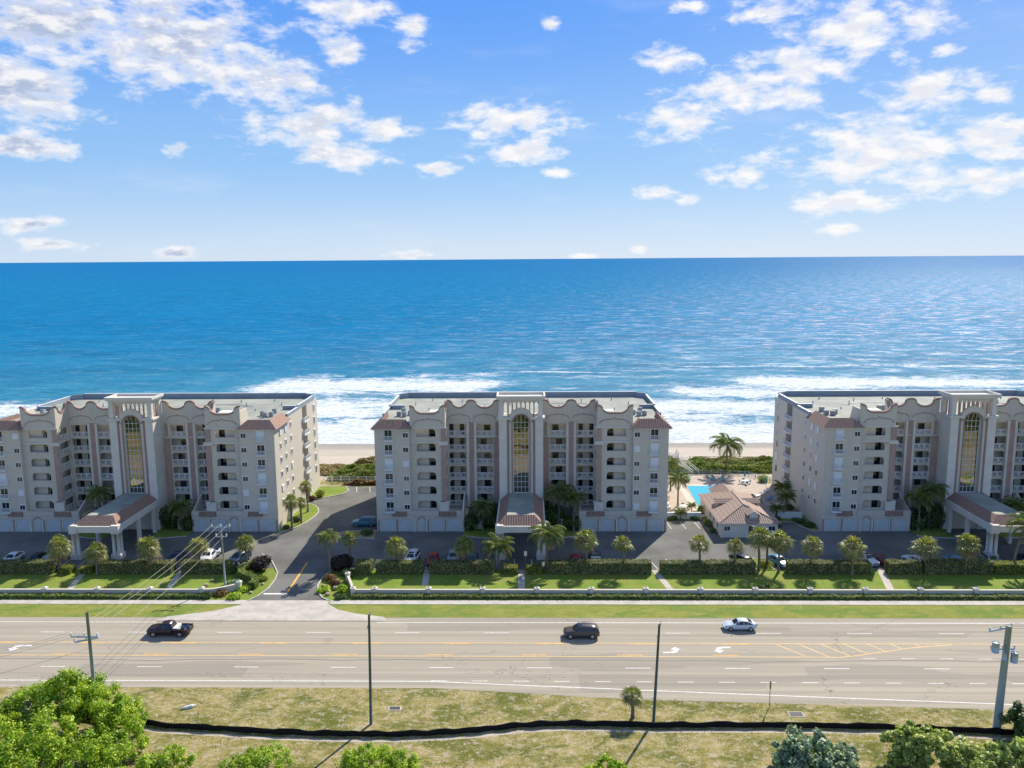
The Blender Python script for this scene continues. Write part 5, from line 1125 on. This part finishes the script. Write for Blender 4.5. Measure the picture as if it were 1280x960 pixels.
# ------------------------------------------------------------------ dune vegetation, beach, pool side
def dune_patch(name, x0, x1, y0, y1, h, lm, n, ls, label, zf):
    b = MB()
    for _ in range(n):
        x = random.uniform(x0, x1); y = random.uniform(y0, y1); e = min((x - x0), (x1 - x)) / 3; f = min(1, max(.05, e)) * (1 - abs((y - (y0 + y1) / 2) / (y1 - y0) * 2) ** 4)
        k = .65 + .5 * noise.noise(Vector((x * .3, y * .4, 0))); z = zf(y) + h * f * k
        leafquad(b, Vector((x, y, z + random.uniform(-.25, .05))), Vector((random.gauss(0, .5), random.gauss(0, .5), 1)).normalized(), ls * random.uniform(.6, 1.4))
    tag(b.build(name, lm), label, 'vegetation', None, 'stuff')
dune_patch('roadside_thicket', -140, 140, 22, 60, 3.6, 'dark_leaf', 26000, 1.1, 'dense dark green thicket inland of the road', lambda y: 0)
zf = lambda y: .5 if y < 194 else max(-2.2, .6 - (y - 194) * .22)
dune_patch('dune_shrubs', -46, -24, 180.0, 189.5, 2.0, 'dune_leaf', 15000, .5, 'bright green sea grape thicket on the dune left of the middle building', zf)
dune_patch('dune_scrub', -43, -24, 189.5, 196, 2.6, 'dune_dry', 8000, .5, 'brown dry scrub on the dune seaward of the green thicket', zf)
dune_patch('dune_scrub', 40, 60, 188, 197, 2.1, 'dune_dry', 3500, .45, 'dry brown scrub mixed through the thicket behind the pool', zf)
dune_patch('dune_scrub', -60, -42, 184, 193, 1.0, 'dune_dry', 5000, .45, 'dry brown ground scrub behind the left building', zf)
dune_patch('dune_scrub', -42, -26, 176.3, 178.8, 1.2, 'croton', 3500, .35, 'reddish brown hedge-like scrub behind the rear parking bays', lambda y: 0)
dune_patch('dune_shrubs', 37.5, 62, 185, 198, 1.9, 'dune_leaf', 20000, .5, 'green sea grape thicket on the dune behind the pool', zf)
dune_patch('dune_shrubs', 24, 37, 184.6, 190, 1.4, 'dune_leaf', 6000, .45, 'sparse green scrub by the boardwalk stairs', zf)
dune_patch('dune_shrubs', 62, 125, 184, 197, 1.8, 'dune_leaf', 12000, .6, 'green dune scrub behind the right building', zf)
def fence(pts, h, label, name='fence', m='weathered_wood', pitch=2.0, rails=2, group=None, zf_=None, slat=0):
    ox, oy = pts[0]; root = empty(name, (ox, oy, 0), 0, label, 'fence', group); r = MB()
    for i in range(len(pts) - 1):
        a, c = Vector(pts[i]), Vector(pts[i + 1]); L_ = (c - a).length; n_ = max(1, round(L_ / pitch))
        za, zc = (zf_(a.y), zf_(c.y)) if zf_ else (0, 0)
        for k in range(n_): p = a.lerp(c, k / n_); z = za + (zc - za) * k / n_; link('post', cm('post|%s%s' % (h, m), lambda: MB().box(-.06, .06, -.06, .06, -.3, h), m), root, (p.x - ox, p.y - oy, z))
        for j in range(rails): z = h * (j + 1) / rails - .1; r.tube([(a.x - ox, a.y - oy, z + za), (c.x - ox, c.y - oy, z + zc)], .045, 4)
        if slat:
            for k in range(int(L_ / slat)): p = a.lerp(c, k * slat / L_); r.box(p.x - ox - .02, p.x - ox + .02, p.y - oy - .02, p.y - oy + .02, .1, h - .1)
    r.build('rail', m, root)
    return root
fence([(-46.8, 179.4), (-27, 179.4)], 1.3, 'white picket fence behind the rear parking bays', m='white_paint', slat=.3)
fence([(25.5, 183.6), (34, 184.9), (44.5, 184.9), (50.5, 183.2), (55, 176.5)], 1.25, 'thin pool fence round the seaward edge of the deck', m='galvanised', slat=.35)
fence([(33, 199.5), (44, 199.5)], 1.1, 'wooden beach walkover railing, nearer side', m='weathered_wood', pitch=2.6, group='beach walkover railings', zf_=lambda y: -.6)
fence([(40, 198.5), (58, 197.5)], .9, 'wooden dune rail behind the green thicket', m='weathered_wood', pitch=3.2, group='beach walkover railings', zf_=lambda y: .3)
def stairs():
    root = empty('boardwalk_stairs', (38.6, 184.6, 0), 0, 'grey wooden stairs with railings rising over the dune from the pool deck', 'stairs'); d = Vector((-3.6, 9.5, 0)); 
    def at(t, s_, z): n_ = Vector((.93, .35, 0)); p = d * t + n_ * s_; return (p.x, p.y, z)
    st = MB()
    for i in range(14):
        t0, t1 = i / 14, (i + .8) / 14; z = .2 + i * .15; st.add([at(t0, -.8, z), at(t0, .8, z), at(t1, .8, z), at(t1, -.8, z)], [(0, 1, 2, 3)]); st.add([at(t0, -.8, z - .12), at(t0, .8, z - .12), at(t0, .8, z), at(t0, -.8, z)], [(0, 1, 2, 3)])
    st.build('steps', 'weathered_wood', root)
    for s_ in (-.85, .85):
        r = MB()
        for hh in (.55, 1.05): r.tube([at(0, s_, .2 + hh), at(1, s_, 2.3 + hh)], .06, 5)
        for i in range(9): t = i / 8; z = .2 + 2.1 * t; r.tube([at(t, s_, max(-.5, z - 1.2)), at(t, s_, z + 1.05)], .06, 5)
        r.build('railing', 'white_paint', root)
    p = MB(); p.box(-6.2, -2.2, 9.6, 12.0, 2.1, 2.25)
    for (x, y) in ((-6.1, 9.7), (-2.3, 9.7), (-6.1, 11.9), (-2.3, 11.9)): p.box(x - .08, x + .08, y - .08, y + .08, -1, 3.3)
    p.build('platform', 'weathered_wood', root)
stairs()
for (x0, x1, y, lb) in ((25.5, 33.2, 152.4, 'low white wall before the pool deck beside the middle building'), (45.3, 52.6, 152.4, 'low white wall between the pool house and the right building')):
    tag(MB().box(0, x1 - x0, 0, .25, 0, 1.25).box(-.05, x1 - x0 + .05, -.05, .3, 1.25, 1.33).build('garden_wall', 'white_paint', loc=(x0, y, 0)), lb, 'wall', 'low pool walls')
def lounger(x, y, rz, label, m='white_paint'):
    root = empty('sun_lounger', (x, y, .11), rz, label, 'sun lounger', 'loungers on the pool deck')
    MB().box(-.33, .33, -.95, .35, .3, .36).build('seat', m, root); MB().add([(-.33, .35, .33), (.33, .35, .33), (.33, .95, .75), (-.33, .95, .75), (-.33, .4, .27), (.33, .4, .27), (.33, 1.0, .69), (-.33, 1.0, .69)], [(0, 1, 2, 3), (7, 6, 5, 4), (0, 3, 7, 4), (1, 5, 6, 2), (3, 2, 6, 7)]).build('backrest', m, root)
    for a in (-.28, .28):
        for c in (-.85, .3): MB().box(a - .03, a + .03, c - .03, c + .03, 0, .3).build('leg', m, root)
for i, (x, y, rz, m, lb) in enumerate([(27.6, 159, q, 'shutter_white', 'white sun lounger nearest the building, front of the left row'), (27.6, 161.4, q, 'shutter_white', 'white sun lounger second in the left row by the building'), (27.6, 163.8, q, 'shutter_white', 'white sun lounger third in the left row by the building'), (27.8, 166.4, q, 'shutter_white', 'white sun lounger rearmost in the left row by the building'),
    (36.2, 180.4, 0, 'teal', 'teal lounger left of the stairs by the pool fence'), (41.8, 180.2, 0, 'teal', 'teal lounger first right of the stairs'), (43.9, 179.6, 0, 'teal', 'teal lounger second right of the stairs'), (48.4, 167.2, -.8, 'white_paint', 'white lounger on the right deck nearest the pool'), (49.6, 168.6, -.8, 'white_paint', 'white lounger on the right deck in the middle'), (50.8, 170.4, -.8, 'white_paint', 'white lounger on the right deck farthest back'), (49.8, 164.6, -.8, 'pool_blue', 'blue lounger in the shade of the right building')]):
    lounger(x, y, rz, lb, m)
def table(x, y, label, m='white_paint', r=.6):
    root = empty('round_table', (x, y, .11), 0, label, 'table', 'patio tables on the pool deck'); MB().tube([(0, 0, .7), (0, 0, .75)], r, 18).build('tabletop', m, root); MB().tube([(0, 0, 0), (0, 0, .7)], .05, 6).build('pedestal', m, root); MB().tube([(0, 0, 0), (0, 0, .05)], .3, 12).build('base', m, root)
def chair(x, y, rz, label, m='pool_blue'):
    root = empty('patio_chair', (x, y, .11), rz, label, 'chair', 'patio chairs on the pool deck'); MB().box(-.25, .25, -.25, .25, .42, .47).build('seat', m, root); MB().box(-.25, .25, .22, .27, .47, .95).build('backrest', m, root)
    for a in (-.22, .22):
        for c in (-.22, .22): MB().box(a - .02, a + .02, c - .02, c + .02, 0, .42).build('leg', m, root)
table(48.0, 176.9, 'white round table at the rear of the pool deck'); table(31.0, 158.4, 'white round table on the deck beside the coconut palm', r=.7); table(50.3, 159.2, 'white round table in the shade behind the pool house', r=.7)
for i, (dx, dy, s_) in enumerate(((-1.0, 0, 'left of'), (1.0, .1, 'right of'), (0, 1.0, 'behind'), (.1, -1.0, 'in front of'))): chair(48.0 + dx, 176.9 + dy, math.atan2(dy, dx) - pi / 2, 'blue patio chair %s the rear deck table' % s_)
for i, (dx, dy, s_) in enumerate(((-1.0, 0, 'left of'), (1.0, .1, 'right of'), (0, 1.0, 'behind'))): chair(31.0 + dx, 158.4 + dy, math.atan2(dy, dx) - pi / 2, 'teal patio chair %s the table beside the palm' % s_, 'teal')
# closed parasols
for (x, y, m, lb) in ((48.6, 179.4, 'pool_blue', 'closed blue parasol at the rear of the deck'), (51.6, 173.2, 'pool_blue', 'closed blue parasol at the right of the deck')):
    root = empty('parasol', (x, y, .11), 0, lb, 'parasol', 'closed parasols'); MB().tube([(0, 0, 0), (0, 0, 2.4)], .04, 6).build('pole', 'white_paint', root); MB().tube([(0, 0, .95), (0, 0, 1.3), (0, 0, 2.1), (0, 0, 2.35)], [.08, .26, .14, .03], 8).build('canopy', m, root)
# bus bench style bin and bollards omitted; mast on the middle roof edge of the sea-view side
# ------------------------------------------------------------------ world, sun, camera
W = bpy.data.worlds.new('World'); S.world = W; W.use_nodes = True; t = W.node_tree; t.nodes.clear(); g = NG(t)
SUN_EL, SUN_AZ = 40.5, 28.4      # azimuth measured from +Y towards +X
sky = g.n('ShaderNodeTexSky', sky_type='NISHITA', sun_disc=False, sun_elevation=R(SUN_EL), sun_rotation=R(SUN_AZ), altitude=50, air_density=1.0, dust_density=.3, ozone_density=3.0)
dirn = g.n('ShaderNodeTexCoord').outputs['Generated']; sp = g.n('ShaderNodeSeparateXYZ', i_0=dirn)
az = g.math('MULTIPLY', g.math('ARCTAN2', sp.outputs[0], sp.outputs[1]), 180 / pi); el = g.math('MULTIPLY', g.math('ARCSINE', sp.outputs[2]), 180 / pi)
ae = g.n('ShaderNodeCombineXYZ', i_0=az, i_1=el, i_2=0.0).outputs[0]
CL = [(-29.33, 13.52, 4.96, 2.09), (-22.61, 13.31, 5.75, 2.61), (-18.68, 11.98, 3.13, 1.83), (-30.86, 9.94, 3.24, 2.09), (-31.14, 6.74, 2.35, 0.73), (-12.0, 15.79, 3.66, 1.15), (-7.63, 14.77, 1.15, 1.04), (-12.35, 13.45, 1.46, 0.94), (-14.34, 8.78, 4.44, 1.57), (-12.35, 6.96, 3.13, 1.04), (-9.92, 8.63, 2.72, 0.84), (-1.04, 9.08, 4.28, 1.25), (-0.51, 7.12, 3.66, 0.84), (-6.24, 5.98, 1.46, 0.52), (2.21, 5.73, 1.15, 0.37), (9.47, 12.62, 1.67, 1.04), (10.18, 8.92, 2.87, 1.36), (14.21, 10.69, 4.18, 1.36), (17.6, 11.65, 3.13, 1.31), (21.23, 13.6, 4.7, 1.83), (15.52, 15.02, 2.61, 0.78), (17.67, 10.0, 1.57, 0.84), (25.01, 9.67, 3.13, 1.15), (22.55, 6.36, 5.49, 2.51), (28.58, 6.67, 3.13, 1.57), (27.91, 4.43, 3.66, 1.04), (14.39, 5.49, 2.09, 0.94), (20.86, 3.27, 3.13, 0.94), (20.46, 1.78, 1.04, 0.42), (8.97, 4.35, 1.31, 0.52), (11.09, 3.78, 0.94, 0.42), (-31.52, 2.23, 1.57, 0.42), (-29.95, 1.06, 1.57, 0.37), (-23.14, 0.46, 1.31, 0.42), (-8.01, 0.32, 1.57, 0.31), (4.15, 0.13, 1.31, 0.21), (7.7, 0.53, 0.63, 0.31), (-22.81, 6.87, 0.73, 0.52), (28.4, 9.13, 1.31, 0.73), (10.78, 15.68, 1.31, 0.42), (-16.25, 11.39, 3.13, 1.15), (1.66, 15.02, 0.63, 0.42), (25.71, 12.03, 1.04, 0.42)]
cur = None
for (a, e, ra, re) in CL:
    m_ = t.nodes.new('ShaderNodeVectorMath'); m_.operation = 'MULTIPLY_ADD'; t.links.new(ae, m_.inputs[0]); m_.inputs[1].default_value = (.95 / ra, .95 / re, 0); m_.inputs[2].default_value = (-.95 * a / ra, -.95 * e / re, 0)
    l_ = t.nodes.new('ShaderNodeVectorMath'); l_.operation = 'LENGTH'; t.links.new(m_.outputs[0], l_.inputs[0])
    cur = l_.outputs['Value'] if cur is None else g.math('SMOOTH_MIN', cur, l_.outputs['Value'], .35)
n1 = g.noise(g.mapv(ae, (.46, 1.0, 1)), 1.0, 10, .60, .15); n2 = g.noise(g.mapv(ae, (.46, 1.0, 1), (.22, .5, 0)), 1.0, 7, .6, .15)
dens = g.math('ADD', g.math('SUBTRACT', 1.0, cur), g.math('ADD', g.math('MULTIPLY_ADD', n1, 3.6, -1.75), g.math('MULTIPLY', g.math('SUBTRACT', 1.0, g.ramp(az, -26, -12)), .14)))
cov = g.math('MULTIPLY', g.ramp(dens, -.12, 1.0), .97)
thin = g.math('MULTIPLY', g.ramp(g.noise(g.mapv(ae, (.1, .35, 1)), 1.0, 6, .6), .5, .85), .22)
cov = g.math('MAXIMUM', cov, thin)
# cloud relief: lit rims, grey-blue undersides; left banks thicker
lit = g.ramp(g.math('SUBTRACT', n1, n2), -.10, .16)
thick = g.math('MULTIPLY', g.ramp(dens, .25, 1.0), g.math('SUBTRACT', 1.0, g.math('MULTIPLY', g.ramp(az, -26, -2), .65)))
ccol = g.mix(g.math('MULTIPLY', thick, g.math('SUBTRACT', 1.0, g.math('MULTIPLY', lit, .85))), (7.5, 7.35, 7.3), (3.3, 3.9, 5.3))
grad = g.mix(g.ramp(el, -2.5, 7), (4.9, 5.8, 6.9), (2.1, 3.95, 6.7)); grad = g.mix(g.ramp(el, 5, 17), grad, (.75, 2.5, 6.9)); grad = g.mix(g.ramp(el, 17, 60), grad, (.33, .88, 2.3))
grad = g.mix(g.math('MULTIPLY', g.ramp(az, -5, 45), .25), grad, (4.2, 5.2, 6.6))
skyc = g.mix(.12, grad, sky.outputs[0])
# unseen broken cloud overhead and behind the camera, added to whiten the fill light
n3 = g.noise(g.mapv(dirn, (2.2, 2.2, 3.0)), 1.0, 6, .6)
out_ = g.math('MAXIMUM', g.ramp(el, 19, 30), g.ramp(g.math('ABSOLUTE', az), 42, 60))
cov = g.math('MAXIMUM', cov, g.math('MULTIPLY', g.math('MULTIPLY', g.ramp(n3, .40, .58), out_), .15))
final = g.mix(cov, skyc, ccol)
bg = g.n('ShaderNodeBackground', i_Strength=.10, i_Color=final); g.l(bg.outputs[0], g.n('ShaderNodeOutputWorld').inputs[0])
sd = bpy.data.lights.new('sun', 'SUN'); sd.energy = 4.9; sd.angle = R(.5); sd.color = (1.0, .91, .78)
so = bpy.data.objects.new('sun', sd); COL.objects.link(so); so.location = (60, 120, 120)
sv = Vector((sin(R(SUN_AZ)) * cos(R(SUN_EL)), cos(R(SUN_AZ)) * cos(R(SUN_EL)), sin(R(SUN_EL)))); so.rotation_euler = (-sv).to_track_quat('-Z', 'Y').to_euler()
cd = bpy.data.cameras.new('camera'); cam = bpy.data.objects.new('camera', cd); COL.objects.link(cam); S.camera = cam
cd.sensor_width = 36; cd.lens = 36 * 1020 / 1280; cd.clip_end = 200000; cd.clip_start = .5
from mathutils import Matrix
cam.matrix_world = Matrix.Translation((0, 0, 50)) @ Matrix.Rotation(R(1.17), 4, 'Z') @ Matrix.Rotation(R(90 - 8.75), 4, 'X') @ Matrix.Rotation(R(-.42), 4, 'Z')
S.render.engine = 'CYCLES'; S.view_settings.view_transform = 'Standard'; S.view_settings.look = 'None'; S.view_settings.exposure = .45; S.view_settings.gamma = 1
S.cycles.max_bounces = 6; S.cycles.transparent_max_bounces = 4; S.cycles.sample_clamp_indirect = 6
